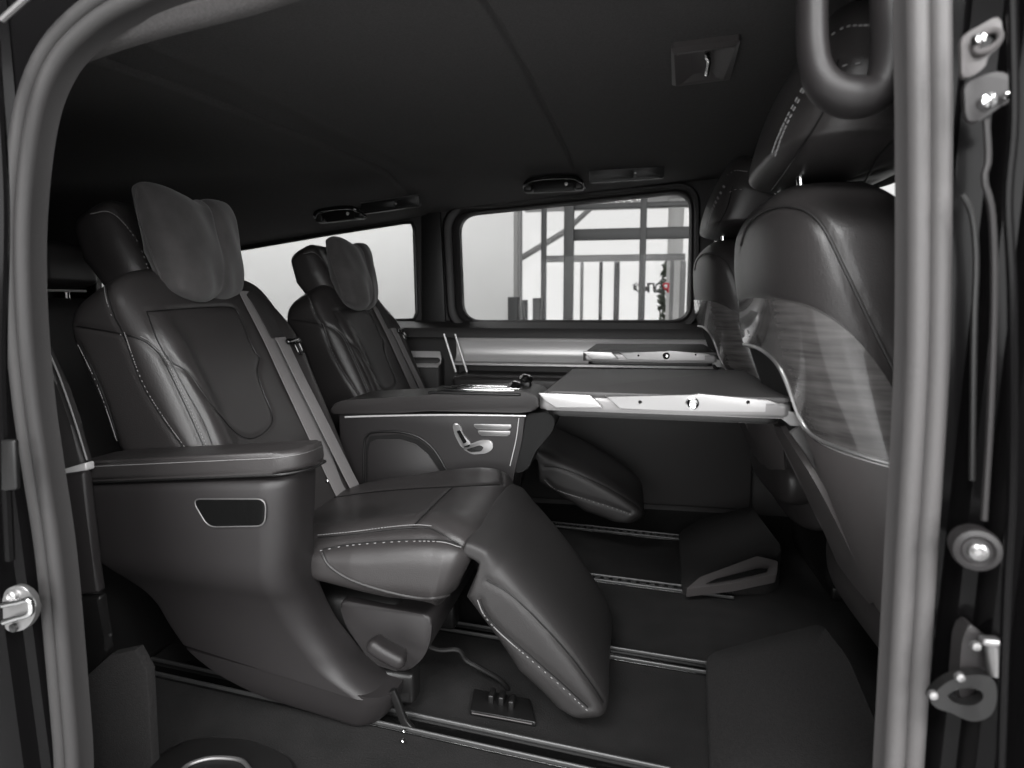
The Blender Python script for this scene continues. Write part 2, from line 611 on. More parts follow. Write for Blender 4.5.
# ---- leg rest
leg = Pad([(-0.300, 0.410), (-0.240, 0.385), (-0.165, 0.310), (-0.085, 0.210), (-0.030, 0.115), (-0.008, 0.035)],
          [(0, 0.215), (0.3, 0.22), (1, 0.215)], [(0, 0.045), (0.11, 0.05), (0.19, 0.13), (0.6, 0.145), (0.85, 0.11), (1, 0.06)], 1.322, -1, p=4.5, re=(0.02, 0.05), wr=(0.01, 0.06), NS=110, NK=190,
          crown=lambda u, t, q: -0.006 * gauss(t, 0, 0.7) * sstep(0.1, 0.3, u))
ls = {
    'rim': [(486, 580), (510, 594), (540, 622), (570, 655), (592, 684), (604, 702)],
    'side': [(480, 600), (486, 614), (500, 630), (530, 656), (560, 682), (588, 708)],
}
lt = {k: leg.carve(v, 0.004, 0.005) for k, v in ls.items()}
lo = seat.part('leg_rest', (leg.V, leg.F), LEATHER_S, angle=0)
seat.part('piping', join(*[seamline(*lt[k], r=0.0013, lift=-0.0008) for k in lt]), PLASTIC_D, lo)
sA, sN = leg.trace(ls['side'])
seat.part('stitching', stitches(sA, sN, 0.0065, 0.004, 0.0014, side=0.004), THREAD, lo, 'pale thread stitching', stuff=True, smooth=False)
hb = at(482, 577, y=1.13)
seat.part('hinge_bolt', lathe([(0, 0.0), (0, 0.0075), (0.012, 0.0075), (0.016, 0.005), (0.016, 0)], hb + np.array([0, 0.014, 0]), (0, -1, 0), 14), CHROME, lo, 'chrome hinge bolt')

# ---- armrest pod: horizontal slices between a rear and a front outline
arm_tab = [  # left x,y  right x,y  front plane, back plane
    ((84, 484), (306, 470), 0.985, 1.09), ((80, 492), (306, 478), 0.975, 1.09), ((80, 515), (305, 508), 0.975, 1.09), ((84, 540), (304, 540), 0.98, 1.09),
    ((92, 557), (304, 562), 0.985, 1.10), ((106, 568), (307, 578), 0.995, 1.11), ((126, 580), (313, 594), 1.015, 1.12), ((143, 592), (321, 611), 1.030, 1.13),
    ((155, 605), (330, 627), 1.040, 1.14), ((165, 622), (342, 643), 1.048, 1.15), ((175, 637), (358, 662), 1.054, 1.16), ((180, 644), (390, 688), 1.058, 1.16)]
low_tab = [((184, 649), (399, 686), 1.062, 1.16), ((196, 660), (398, 694), 1.064, 1.16), ((222, 678), (393, 706), 1.068, 1.16), ((262, 697), (384, 715), 1.074, 1.15), ((300, 708), (374, 719), 1.08, 1.14)]


def corner_rect(w, d, radii, n=8):
    """Rounded rectangle (0..w, 0..d); radii for the corners (0,0), (w,0), (w,d), (0,d)."""
    out = []
    for (cx, cy, sx, sy, a0), r in zip(((0, 0, 1, 1, 180), (w, 0, -1, 1, 270), (w, d, -1, -1, 0), (0, d, 1, -1, 90)), radii):
        for k in range(n + 1):
            a = math.radians(a0 + 90 * k / n)
            out.append((cx + sx * r + r * math.cos(a), cy + sy * r + r * math.sin(a)))
    return np.array(out)


def pod(tab, n, rad=(0.012, 0.055, 0.012, 0.012)):
    rows = np.array([[*at(l[0], l[1], y=yf), *at(r[0], r[1], y=yf + 0.6 * (yb - yf)), yf, yb] for l, r, yf, yb in tab])
    rows = crom(rows, n)
    R = []
    for w in rows:
        l, r, yf, yb = w[:3], w[3:6], w[6], w[7]
        W = r[0] - l[0]
        o = corner_rect(W, yb - yf, [min(q, 0.45 * W, 0.6 * (yb - yf)) for q in rad])
        t = o[:, 0] / W
        R.append(np.stack([l[0] + o[:, 0], yf + o[:, 1], l[2] + (r[2] - l[2]) * t], 1))
    return rings_mesh(np.array(R))


ao = seat.part('armrest', pod(arm_tab, 70), PLASTIC, angle=50)
seat.part('lower_cover', pod(low_tab, 22), PLASTIC, ao)
# padded top
top_l, top_r = at(80, 470, y=0.975), at(322, 459, y=0.975)
ax = top_r - top_l
ln = np.linalg.norm(ax)
ex = ax / ln
ez = np.array([-ex[2], 0, ex[0]])
ln = (at(316, 456, y=1.035)[0] - top_l[0]) / ex[0]
pad_r = (0.012, 0.055, 0.015, 0.012)
pad_o = [top_l + ex * p[0] + np.array([0, p[1], 0]) for p in corner_rect(ln, 0.100, pad_r)]
pad_o = np.array(pad_o) - ez * 0.024
seat.part('armrest_pad', prism(pad_o, ez * 0.040, 0.014, 5), LEATHER, ao, 'leather armrest pad', angle=60)
rim_l = [top_l + ex * p[0] + np.array([0, p[1], 0]) + ez * 0.004 for p in corner_rect(ln + 0.001, 0.101, pad_r)]
seat.part('pad_piping', tube(np.array(rim_l) - ez * 0.029, 0.0022, 6, closed=True), PLASTIC_D, ao)
st = np.array([top_l + ex * p[0] + np.array([0, p[1] - 0.0005, 0]) + ez * 0.0055 for p in corner_rect(ln, 0.10, pad_r)[4:19]])
st = crom(st, 70, lin=True)
nn = np.tile(np.array([0, -0.9, 0.3]), (len(st), 1))
seat.part('stitching', stitches(st, nn, 0.0048, 0.004, 0.0009, lift=0.0006), THREAD, ao, 'pale thread stitching', stuff=True, smooth=False)
# storage slot
slot = round_poly(A_([(192, 499), (266, 499), (265, 526), (208, 527)], y=0.973), 0.018, 6)
seat.part('slot_rim', tube(slot, 0.0014, 8, closed=True), ALU_D, ao, 'silver rim of the storage slot')
seat.part('storage_slot', prism(slot + np.array([0, -0.0005, 0]), (0, 0.006, 0), 0), GLOSS, ao, 'gloss black storage slot')
# seat base flank and adjuster lever
fl = A_([(338, 600), (432, 616), (431, 640), (424, 658), (405, 674), (372, 664), (345, 625)], y=1.15)
seat.part('seat_base', prism(round_poly(fl, 0.02), (0, 0.40, 0), 0.006), PLASTIC, None, 'charcoal plastic seat base')
lv = crom(A_([(368, 642), (380, 651), (396, 660), (405, 664)], y=1.07), 16)
seat.part('adjuster_lever', sweep(lv, np.array(rr(-0.015, 0.015, -0.012, 0.030, 0.011)), (0, 1, 0), scale=np.interp(np.arange(16), [0, 1, 2, 13, 14, 15], [0.3, 0.8, 1, 1, 0.8, 0.3])), PLASTIC, ao, 'charcoal seat adjuster lever', angle=50)
seat.part('seat_foot', join(box((-0.60, 1.17, 0.055), (0.36, 0.05, 0.07), 0.01), box((-0.60, 1.48, 0.055), (0.36, 0.05, 0.07), 0.01), box((-0.62, 1.36, 0.16), (0.34, 0.40, 0.16), 0.03)), PLASTIC_D)

# ---- seat belt
b1 = [back.hit(*p) for p in [(244, 292), (252, 308), (262, 327), (272, 347), (286, 378), (302, 412), (318, 446), (334, 480), (342, 496)]]
P1 = crom(np.array([p + n * 0.004 for p, n in b1]), 40)
N1 = crom(np.array([n for p, n in b1]), 40)
N1[:, 1] *= 0.3
N1 /= np.linalg.norm(N1, axis=1)[:, None]
belt_sec = np.array(rr(-0.024, 0.024, -0.0011, 0.0011, 0.001, 2))
w1 = seat.part('seat_belt', sweep(P1 + np.array([0, 0.004, 0]), np.array(rr(-0.033, 0.033, -0.0011, 0.0011, 0.001, 2)), N1), WEB, None, 'grey webbing seat belt', angle=50)
dP = np.array([0.008, 0.040, 0.002])
P2 = P1[9:] + dP * np.linspace(0.55, 1.0, len(P1) - 9)[:, None] + np.array([0.014, 0, 0])
seat.part('belt_webbing', sweep(P2, belt_sec, N1[9:]), WEB, w1, angle=50)
P3 = np.vstack([P1[0] + np.array([-0.10, 0.05, 0.035]), P1[0] + np.array([-0.045, 0.030, 0.03]), P1[2] + np.array([0.004, 0.02, 0.008]), P1[9] + np.array([0.010, 0.024, 0.002])])
P3 = crom(P3, 20)
seat.part('shoulder_webbing', sweep(P3, belt_sec, (0.75, -0.15, 0.5)), LEATHER_S, w1, 'shoulder webbing coloured dark for shadow', angle=50)  # same belt, its shadow put in by giving it a darker material
kc = np.array(back.hit(284, 344)[0]) + np.array([0.022, 0.012, 0.008])
R_ = rot('Y', -24)
seat.part('belt_guide', box(kc, (0.012, 0.066, 0.016), 0.005, R_), GLOSS, w1, 'gloss black belt guide')
tg = np.array([kc + R_ @ np.array([0.006, a, b]) for a, b in rr(-0.012, 0.012, -0.040, -0.006, 0.006)])
seat.part('belt_tongue', tube(tg, 0.003, 8, closed=True), GLOSS, w1, 'gloss black belt tongue')
bk = at(334, 482, y=1.45)
seat.part('belt_bolt', lathe([(0, 0), (0, 0.004), (0.008, 0.004), (0.01, 0)], at(327, 481, y=1.30), (0.5, -0.8, 0), 10), CHROME, w1)

# ---- far captain seat: the same seat by the far windows, its leg rest raised
far = tree_copy(seat.o, None, skip=('armrest', 'armrest_pad'))
DX, DY = -0.012, 0.845
far.location = (-0.60 + DX, 1.36 + DY, 0.0)
far['label'] = 'black leather captain seat by the far windows, behind the centre console, leg rest raised'
for ch in far.children:
    if ch.name.split('.')[0] == 'headrest':
        ch.location = (0.045, 0, -0.012)
    if ch.name.split('.')[0] == 'leg_rest':
        h = Vector(np.array([-0.27, 1.335, 0.36]) - seat.base)
        r = Matrix.Rotation(math.radians(-24), 3, 'Y')
        ch.rotation_euler = r.to_euler()
        ch.location = h - r @ h


# ---- neck pillows
def pillow_deform(V, u, t):
    V = V.copy()
    ear = 0.022 * np.clip(np.abs(t) - 0.25, 0, 1) * sstep(0.55, 1, u) - 0.010 * gauss(t, 0.02, 0.16) * sstep(0.75, 1, u)
    V[..., 2] += ear
    V[..., 2] += 0.006 * gauss(t, 0, 0.2) * (1 - sstep(0.0, 0.25, u))
    V[..., 0] -= 0.035 * t * (1 - u)
    V[..., 0] += 0.010 * np.sin(9 * t + 2 * u) * np.sin(7 * u) * 0.4
    return V


pil = Pad([(-0.965, 0.850), (-0.958, 0.91), (-0.966, 0.985), (-0.992, 1.065), (-1.022, 1.125)], [(0, 0.140), (0.3, 0.155), (0.8, 0.162), (1, 0.158)],
          [(0, 0.10), (0.5, 0.125), (1, 0.075)], 1.362, 1, p=3.1, re=(0.055, 0.06), wr=(0.035, 0.02), NS=100, NK=160, follow=False,
          crown=lambda u, t, q: -0.011 * gauss(t - 0.35 * (u - 0.45), 0.10, 0.055) * (0.25 + 0.75 * sstep(0.3, 0.9, u)) + 0.004 * gauss(np.abs(t), 0.5, 0.3), deform=pillow_deform)
pillow = Thing('neck_pillow', 'plump charcoal suede pillow strapped to the headrest of the nearest captain seat', 'pillow', (-1.0, 1.36, 0.85), 'pillows on the captain seats')
po = pillow.part('pillow_body', (pil.V, pil.F), SUEDE, angle=0)
pA, pN = pil.trace([(136, 188), (138, 215), (150, 250), (165, 285), (180, 301)])
pillow.part('edge_seam', seamline(pA, pN, 0.0022), SUEDE, po)
pcA, pcN = pil.trace([(181, 196), (192, 212), (204, 232), (203, 260), (196, 296)])
pillow.part('strap', box((-1.10, 1.36, 0.97), (0.12, 0.05, 0.006), 0.002, rot('Y', 20)), SUEDE)
pf = tree_copy(pillow.o)
pf.location = (-1.0 + DX + 0.030, 1.36 + DY, 0.83)
pf['label'] = 'charcoal suede pillow on the captain seat beside the far rear window'

# ================================================================== centre console
con = Thing('centre_console', 'low charcoal armrest console between the two captain seats, with chrome seat switches', 'console', (-0.5, 1.72, 0.0))
side = A_([(338, 412), (527, 414), (522, 440), (514, 475), (505, 520), (505, 600), (345, 600)], y=1.655)
side[:, 2] = np.maximum(side[:, 2], 0.10)
cb = con.part('body', prism(side, (0, 0.17, 0), 0.006), PLASTIC)
tp = A_([(330, 414), (332, 404), (345, 400), (420, 396), (440, 393), (520, 391), (535, 395), (541, 402), (536, 411), (520, 413), (430, 411), (400, 413)], y=1.640)
con.part('armrest_pad', prism(round_poly(tp, 0.012), (0, 0.20, 0), 0.012, 4), LEATHER, cb, 'leather armrest pad', angle=50)
con.part('trim_line', tube(A_([(345, 417), (400, 415.5), (460, 415), (526, 416)], y=1.652), 0.0028, 8, m=24), SATIN, cb, 'silver trim line')
con.part('end_line', tube(A_([(519, 418), (516, 440), (510, 466)], y=1.652), 0.0014, 6, m=12), SATIN, cb)
pk = A_([(364, 500), (364, 448), (367, 436), (375, 432), (400, 432), (420, 438), (434, 450), (444, 466), (452, 480), (455, 500)], y=1.652)
con.part('pocket_rim', tube(pk, 0.0030, 8, m=60), PLASTIC_D, cb)
pk2 = A_([(367, 510), (367, 452), (370, 442), (378, 439), (400, 439), (416, 444), (428, 454), (438, 468), (446, 482), (450, 510)], y=1.653)
con.part('pocket_gap', prism(A_([(366, 510), (366, 446), (370, 436), (400, 434), (420, 440), (434, 452), (444, 468), (452, 482), (453, 510)], y=1.654), (0, 0.004, 0)), PLASTIC_D, cb)
con.part('pocket_panel', prism(pk2, (0, 0.006, 0), 0.002), PLASTIC, cb)
# chrome seat-shaped switch: backrest, cushion
y_ = 1.649
sw = round_poly(A_([(452, 424), (457, 422.5), (461, 426), (463, 434), (472, 444), (466, 449), (461, 447), (455, 436)], y=y_), 0.008)
con.part('seat_switch', prism(sw, (0, 0.008, 0), 0.003), ALU, cb, 'silver seat switch, backrest half')
sw2 = round_poly(A_([(461, 448), (468, 445), (481, 440), (490, 440), (494, 444), (492, 450), (486, 453.5), (472, 454.5)], y=y_), 0.010)
con.part('cushion_switch', prism(sw2, (0, 0.008, 0), 0.003), ALU, cb, 'silver seat switch, cushion half')
con.part('switch_gap', prism(round_poly(A_([(466, 449.5), (480, 445), (484, 447.5), (481, 451.5), (470, 452)], y=y_ - 0.0012), 0.006), (0, 0.003, 0)), GLOSS, cb)
con.part('switch_slot', prism(round_poly(A_([(456.5, 431), (460, 430), (467, 442), (463.5, 444)], y=y_ - 0.0012), 0.004), (0, 0.003, 0)), GLOSS, cb)
for a, b in (((473, 424), (512, 424.5)), ((477, 430.5), (511, 431))):
    x0, x1 = a[0], b[0]
    con.part('memory_button', prism(round_poly(A_([(x0, a[1]), (x1, b[1]), (x1 - 2, b[1] + 5.2), (x0 + 3, a[1] + 5.2)], y=y_), 0.005), (0, 0.008, 0), 0.002), ALU, cb, 'satin silver button bar')
# rails and cup holder on top
zt = at(470, 393, y=1.66)[2]
for dy_, l, r in ((1.66, 441, 515), (1.70, 452, 520), (1.745, 458, 508)):
    a, b = at(l, 393, y=dy_), at(r, 387, y=dy_)
    a[2] = b[2] = zt + 0.006
    con.part('chrome_rail', prism(np.array([a + (0, -0.007, 0), b + (0, -0.007, 0), b + (0, 0.007, 0), a + (0, 0.007, 0)]), (0, 0, 0.007), 0.002), CHROME, cb, 'chrome rail on the console top')
con.part('rail_bed', box(((a + b) / 2 + np.array([0, -0.045, -0.004])), (0.26, 0.13, 0.008), 0.003), PLASTIC_D, cb)
for q in ((516, 386), (526, 379)):
    p = at(*q, y=1.72 if q[0] < 520 else 1.77)
    k = con.part('faceted_stop', lathe([(-0.012, 0), (-0.012, 0.014), (0.0, 0.021), (0.010, 0.014), (0.013, 0)], p, (0.3, -0.3, 1), 7), CHROME, cb, 'faceted chrome stop', smooth=False)
    con.part('stop_foot', box(p + np.array([0, 0.0, -0.016]), (0.03, 0.03, 0.02), 0.004), PLASTIC_D, cb)
con.part('front_end', prism(round_poly(A_([(526, 414), (548, 412), (556, 420), (552, 432), (535, 452), (528, 470), (514, 474)], y=1.66), 0.012), (0, 0.13, 0), 0.01), BLACK, cb)

# ================================================================== front seats
fs = Thing('front_seat', 'front seat nearest the open door, lacquered back shell with folding table let down', 'seat', (0.55, 1.14, 0.0))
fb = Pad([(0.50, 0.16), (0.415, 0.36), (0.305, 0.58), (0.232, 0.76), (0.198, 0.90), (0.196, 1.045)], [(0, 0.235), (0.4, 0.25), (0.8, 0.255), (1, 0.235)],
         [(0, 0.18), (0.4, 0.24), (0.8, 0.25), (1, 0.20)], 1.155, -1, p=2.9, re=(0.05, 0.085), wr=(0.04, 0.12), NS=120, NK=190,
         crown=lambda u, t, q: 0.0 * u)
fseam = [(741, 245), (748, 225), (764, 211), (786, 206), (808, 212), (825, 230), (846, 272), (868, 318), (895, 372), (915, 410)]
fA, fN = fb.carve(fseam, 0.004, 0.005)
fbo = fs.part('backrest', (fb.V, fb.F), LEATHER, angle=0)
fs.part('piping', seamline(fA, fN, 0.0022, 0.0), LEATHER_S, fbo)
shT = [(744, 298), (762, 297), (790, 300), (820, 310), (848, 330), (872, 358), (895, 395), (925, 450)]
shB = [(745, 343), (765, 347), (783, 362), (795, 388), (806, 418), (822, 436), (860, 451), (925, 472)]
V, F, shell_up = patch(fb, shT, shB, 60, 22, 0.009)
sho = fs.part('back_shell', (V, F), WOOD, None, 'lacquered dark veneer back shell', angle=60)
fs.part('shell_trim', tube(crom(shell_up[:, -1], 80), 0.0034, 8), ALU, sho, 'chrome lower edge of the shell')
bT = [(803, 416), (812, 430), (828, 443), (860, 455), (925, 475)]
bB = [(804, 421), (814, 437), (832, 453), (862, 467), (925, 490)]
V, F, _u = patch(fb, bT, bB, 40, 6, 0.008)
fs.part('trim_band', (V, F), SATIN, sho, 'satin silver band under the shell', angle=60)
V, F, cav = patch(fb, [(744, 345), (762, 350), (780, 366), (792, 390), (800, 415)], [(747, 420), (757, 425), (770, 430), (784, 430), (800, 430)], 24, 12, 0.001)
fs.part('recess_shade', (V, F), BLACK, None, 'thin black sheet standing in for the shade of the table recess')  # shade inside the recess painted as a thin black sheet on the backrest
V, F, lp = patch(fb, [(808, 424), (824, 441), (860, 456), (930, 478)], [(872, 588), (887, 612), (905, 625), (935, 640)], 30, 22, 0.010)
fs.part('back_panel', (V, F), PLASTIC_G, None, 'grey plastic lower back panel')
V, F, lp = patch(fb, [(760, 425), (800, 505), (838, 566), (866, 606)], [(786, 425), (822, 482), (852, 540), (880, 600)], 30, 8, 0.010)
fs.part('frame_strip', (V, F), PLASTIC_G, None, 'charcoal frame strip')
# cushion and base, mostly out of view ahead of the backrest
fc = Pad([(0.40, 0.40), (0.60, 0.42), (0.80, 0.45), (0.93, 0.44)], 0.25, 0.15, 1.155, -1, p=3.4, re=(0.06, 0.07), wr=(0.05, 0.08), NS=40, NK=60)
fs.part('seat_cushion', (fc.V, fc.F), LEATHER, angle=0)
fs.part('seat_base', join(box((0.76, 1.15, 0.17), (0.38, 0.40, 0.30), 0.03), box((0.77, 1.15, 0.02), (0.38, 0.44, 0.04), 0.008)), PLASTIC_D)
# headrest
fh = Pad([(0.205, 1.045), (0.208, 1.10), (0.232, 1.18), (0.268, 1.25), (0.300, 1.285)], [(0, 0.205), (0.5, 0.215), (1, 0.19)], [(0, 0.23), (0.5, 0.25), (1, 0.14)], 1.095, -1, p=3.6,
         re=(0.03, 0.05), wr=(0.03, 0.08), NS=80, NK=130)
fh_s = {'inner': [(838, 60), (826, 105), (806, 140), (788, 168), (772, 190)], 'outer': [(893, 140), (876, 160), (862, 190)]}
ft = {k: fh.carve(v, 0.003, 0.005) for k, v in fh_s.items()}
fho = fs.part('headrest', (fh.V, fh.F), LEATHER, angle=0)
dA, dN = fh.trace([(818, 66), (806, 88), (792, 114), (781, 138), (776, 152)], 11)
eA, eN = fh.trace([(824, 42), (845, 28), (870, 26)])
e2A, e2N = fh.trace([(834, 72), (845, 66), (858, 64)])
fs.part('stitching', join(stitches(dA, dN, 0.0085, 0.0055, 0.0026, side=0.0042, lift=0.003), stitches(dA, dN, 0.0085, 0.0055, 0.0026, side=-0.0042, lift=0.003), stitches(eA, eN, 0.0075, 0.0045, 0.0022),
                          stitches(e2A, e2N, 0.0075, 0.006, 0.0016)), THREAD, fho, 'pale thread stitching', stuff=True, smooth=False)
fs.part('piping', join(*[seamline(*ft[k], r=0.0013) for k in ft]), PLASTIC_D, fho)
for yy in (1.07, 1.215):
    fs.part('headrest_post', tube([(0.275, yy, 0.95), (0.268, yy, 1.0), (0.262, yy, 1.05), (0.262, yy, 1.09)], 0.0065, 10, m=10), CHROME, fho, 'chrome headrest post')
pst = at(792, 190, y=1.13)
# folding table: board, silver edge, arm, strut
z0 = 0.700
bo_t = A_([(546, 392), (573, 369.5), (744, 371), (786, 396)], z=z0)
bo_t[3, 1] = bo_t[0, 1] - 0.02
board = prism(round_poly(bo_t + np.array([0, 0, -0.006]), 0.012), (0, 0, 0.008), 0.003)
tb = fs.part('folding_table', board, TABLE, None, 'grey folding table board let down level')
e_o = bo_t.copy()
e_o[0] += (-0.012, -0.006, 0)
e_o[1] += (-0.004, 0.004, 0)
e_o[2] += (0.004, 0.004, 0)
e_o[3] += (0.0, -0.006, 0)
fs.part('edge_frame', prism(round_poly(e_o + np.array([0, 0, -0.030]), 0.014), (0, 0, 0.0235), 0.006), ALU_D, tb, 'satin metal table edge')
fs.part('table_underside', prism(round_poly((e_o - e_o.mean(0)) * 0.93 + e_o.mean(0) + np.array([0, 0, -0.042]), 0.02), (0, 0, 0.013), 0.005), PLASTIC_D, tb)
ya = e_o[0, 1] - 0.018
arm = A_([(605, 396), (690, 396), (698, 393.5), (768, 400), (780, 404), (790, 413), (806, 412), (812, 420), (808, 427), (790, 426), (778, 415), (768, 411), (690, 411), (620, 409)], y=ya)
fs.part('support_arm', prism(arm, (0, 0.008, 0), 0.0015), ALU, tb, 'silver support arm')
pl = A_([(538, 393), (590, 395), (603, 408), (556, 408), (545, 401)], y=ya)
fs.part('edge_plate', prism(pl, (0, 0.010, 0), 0.0015), ALU, tb, 'silver edge plate')
for q, r in (((692, 403), 0.0105), ((806, 419), 0.0065)):
    c = at(*q, y=ya)
    sc = fs.part('screw', lathe([(-0.001, 0), (-0.001, r), (0.004, r), (0.005, r * 0.8), (0.003, r * 0.5), (0.003, 0)], c, (0, -1, 0), 18), CHROME, tb, 'chrome screw')
for q in ((640, 402), (748, 402)):
    fs.part('pin_hole', lathe([(-0.001, 0), (-0.001, 0.003), (0.001, 0.003), (0.001, 0)], at(*q, y=ya - 0.0003), (0, -1, 0), 10), GLOSS, tb)
stt = [at(796, 428, y=ya + 0.004), at(812, 450, y=ya + 0.02), at(828, 474, y=ya + 0.05)]
fs.part('strut', sweep(crom(stt, 10), np.array(rr(-0.012, 0.012, -0.003, 0.003, 0.002, 2)), (0, 1, 0)), ALU_D, tb, 'dark metal strut')

fd = tree_copy(fs.o)
FDY = 0.90
fd.location = (0.55 + 0.012, 1.14 + FDY, 0.012)
fd['label'] = 'front seat farther from the open door, its folding table below the big window'

# ================================================================== third-row bench
rb = Thing('rear_bench', 'dark third-row leather bench seat behind the captain seats', 'seat', (-1.55, 1.55, 0.0))
bb = Pad([(-1.36, 0.40), (-1.40, 0.60), (-1.45, 0.885)], 0.62, 0.14, 1.62, 1, p=6, re=(0.04, 0.06), wr=(0.04, 0.08), NS=40, NK=120)
rbo = rb.part('backrest', (bb.V, bb.F), LEATHER_S, angle=0)
bc = Pad([(-1.50, 0.40), (-1.36, 0.43), (-1.22, 0.42)], 0.62, 0.15, 1.62, -1, p=6, re=(0.05, 0.06), wr=(0.05, 0.08), NS=40, NK=120)
rb.part('seat_cushion', (bc.V, bc.F), LEATHER_S, angle=0)
rb.part('seat_base', box((-1.3, 1.62, 0.16), (0.4, 1.1, 0.32), 0.03), PLASTIC_D)
for yh in (1.385, 2.05):
    hh = Pad([(-1.435, 0.895), (-1.44, 0.96), (-1.46, 1.030)], 0.125, 0.10, yh, 1, p=5, re=(0.03, 0.035), wr=(0.03, 0.035), NS=40, NK=90)
    if yh < 1.5:
        hA, hN = hh.carve([(46, 236), (45, 255), (47, 275), (52, 286), (98, 286)], 0.003, 0.004)
    ro = rb.part('headrest', (hh.V, hh.F), LEATHER, rbo, angle=0)
    for d in (-0.06, 0.06):
        rb.part('headrest_post', tube([(-1.49, yh + d, 0.84), (-1.49, yh + d, 0.95)], 0.006, 8, m=4), CHROME, rbo)
rb.part('chrome_rail', tube([at(24, 290, x=-1.345), at(86, 291, x=-1.345)], 0.003, 8, m=6), SATIN, rbo, 'thin chrome rail below the headrest')
# ================================================================== setting: floor, ceiling, walls
def grid(xs, ys, zf):
    X, Y = np.meshgrid(xs, ys, indexing='ij')
    Z = zf(X, Y)
    V = np.stack([X, Y, Z], 2)
    return rings_mesh(V, closed_k=False, caps=False)


XB, XE = -2.7, 1.7                          # rear and front ends of the cabin
struct('floor', box(((XB + XE) / 2, (0.70 + YF) / 2 + 0.02, -0.03), (XE - XB, YF - 0.70 + 0.04, 0.06)), CARPET)
xs = np.unique(np.concatenate([np.linspace(XB, XE, 60), np.linspace(-1.16, -0.80, 110), np.linspace(-0.30, -0.17, 50)]))
ys = np.concatenate([np.linspace(0.83, 1.1, 14), np.linspace(1.13, 2.3, 26), np.linspace(2.33, YF + 0.02, 16)])


def ceil_z(X, Y):
    edge = 1.350 - 0.090 * np.clip(0.3 - X, -0.2, 1.2) - 0.13 * np.clip(-0.9 - X, 0, 3)
    mid = np.interp(Y, [0.83, 0.90, 1.0, 1.15, 1.4, 2.1, 2.35, 2.7], [1.285, 1.315, 1.338, 1.352, 1.362, 1.362, 1.358, 1.350])
    z = mid + (edge - mid) * sstep(2.22, 2.66, Y)
    rear = 0.0
    s1 = -1.07 + (Y - 1.22) * 0.155
    s2 = s1 + 0.165 - (Y - 1.2) * 0.02
    s3 = -0.243 + (Y - 1.1) * 0.03
    f = 1 - sstep(2.22, 2.40, Y)
    z = z + 0.026 * gauss(X, s1, 0.0085) * f - 0.006 * gauss(X, s2, 0.03) * f + 0.010 * gauss(X, s3, 0.006) * f
    z = z - 0.006 * sstep(-0.01, 0.01, s1 - X)
    return z - rear


struct('ceiling', grid(xs, ys, ceil_z), HEADLINER, angle=0)
# headliner rail above the open door
lip_a = A_([(20, 150), (48, 80), (70, 55), (100, 35), (180, 8), (300, -25)], y=0.738)
lip_b = A_([(40, 130), (58, 82), (74, 66), (137, 43), (242, 16), (300, -2)], y=0.765)
n_ = 40
la, lb = crom(lip_a, n_), crom(lip_b, n_)
ext = np.linspace(0.05, 0.68, 6)[:, None] * np.array([1, 0, 0.01])
la, lb = np.vstack([la, la[-1] + ext]), np.vstack([lb, lb[-1] + ext])
R = []
for a, b in zip(la, lb):
    R.append([a + np.array([0, 0, 0.03]), a, a * 0.7 + b * 0.3 - np.array([0, 0, 0.004]), a * 0.35 + b * 0.65 - np.array([0, 0, 0.004]), b, b + np.array([0, 0.012, 0.004]), b + np.array([0, 0.014, 0.09])])
struct('trim_1', rings_mesh(np.array(R), closed_k=False, caps=False), LIPCLOTH)


def holed(outer, holes, y, thick, normal_y=True):
    bm = bmesh.new()
    for loop in [outer] + holes:
        vs = [bm.verts.new((p[0], y, p[1])) for p in loop]
        for i in range(len(vs)):
            bm.edges.new((vs[i], vs[(i + 1) % len(vs)]))
    bmesh.ops.triangle_fill(bm, use_beauty=True, edges=bm.edges[:])
    g = bmesh.ops.extrude_face_region(bm, geom=bm.faces[:])
    for e in g['geom']:
        if isinstance(e, bmesh.types.BMVert):
            e.co.y += thick
    bm.verts.index_update()
    V = np.array([v.co[:] for v in bm.verts])
    F = [[v.index for v in f.verts] for f in bm.faces]
    bm.free()
    return V, F


def hole(pts, r, y=YF):
    w = A_(pts, y=y)
    return round_poly(w, r, 6)[:, [0, 2]]


W1 = hole([(459, 216), (690, 192), (689, 320), (463, 320)], 0.075)
W2 = hole([(96, 268), (243, 249), (330, 234), (414, 221), (417, 320), (96, 325)], 0.03)
W3 = np.array(rr(0.86, 1.50, 0.84, 1.36, 0.06))
struct('wall_far', holed([(XB, -0.06), (XE, -0.06), (XE, 1.45), (XB, 1.45)], [W1, W2, W3], YF, 0.035), LEATHER_S)


def pane(H, y):
    return [(p[0], y, p[1]) for p in H]


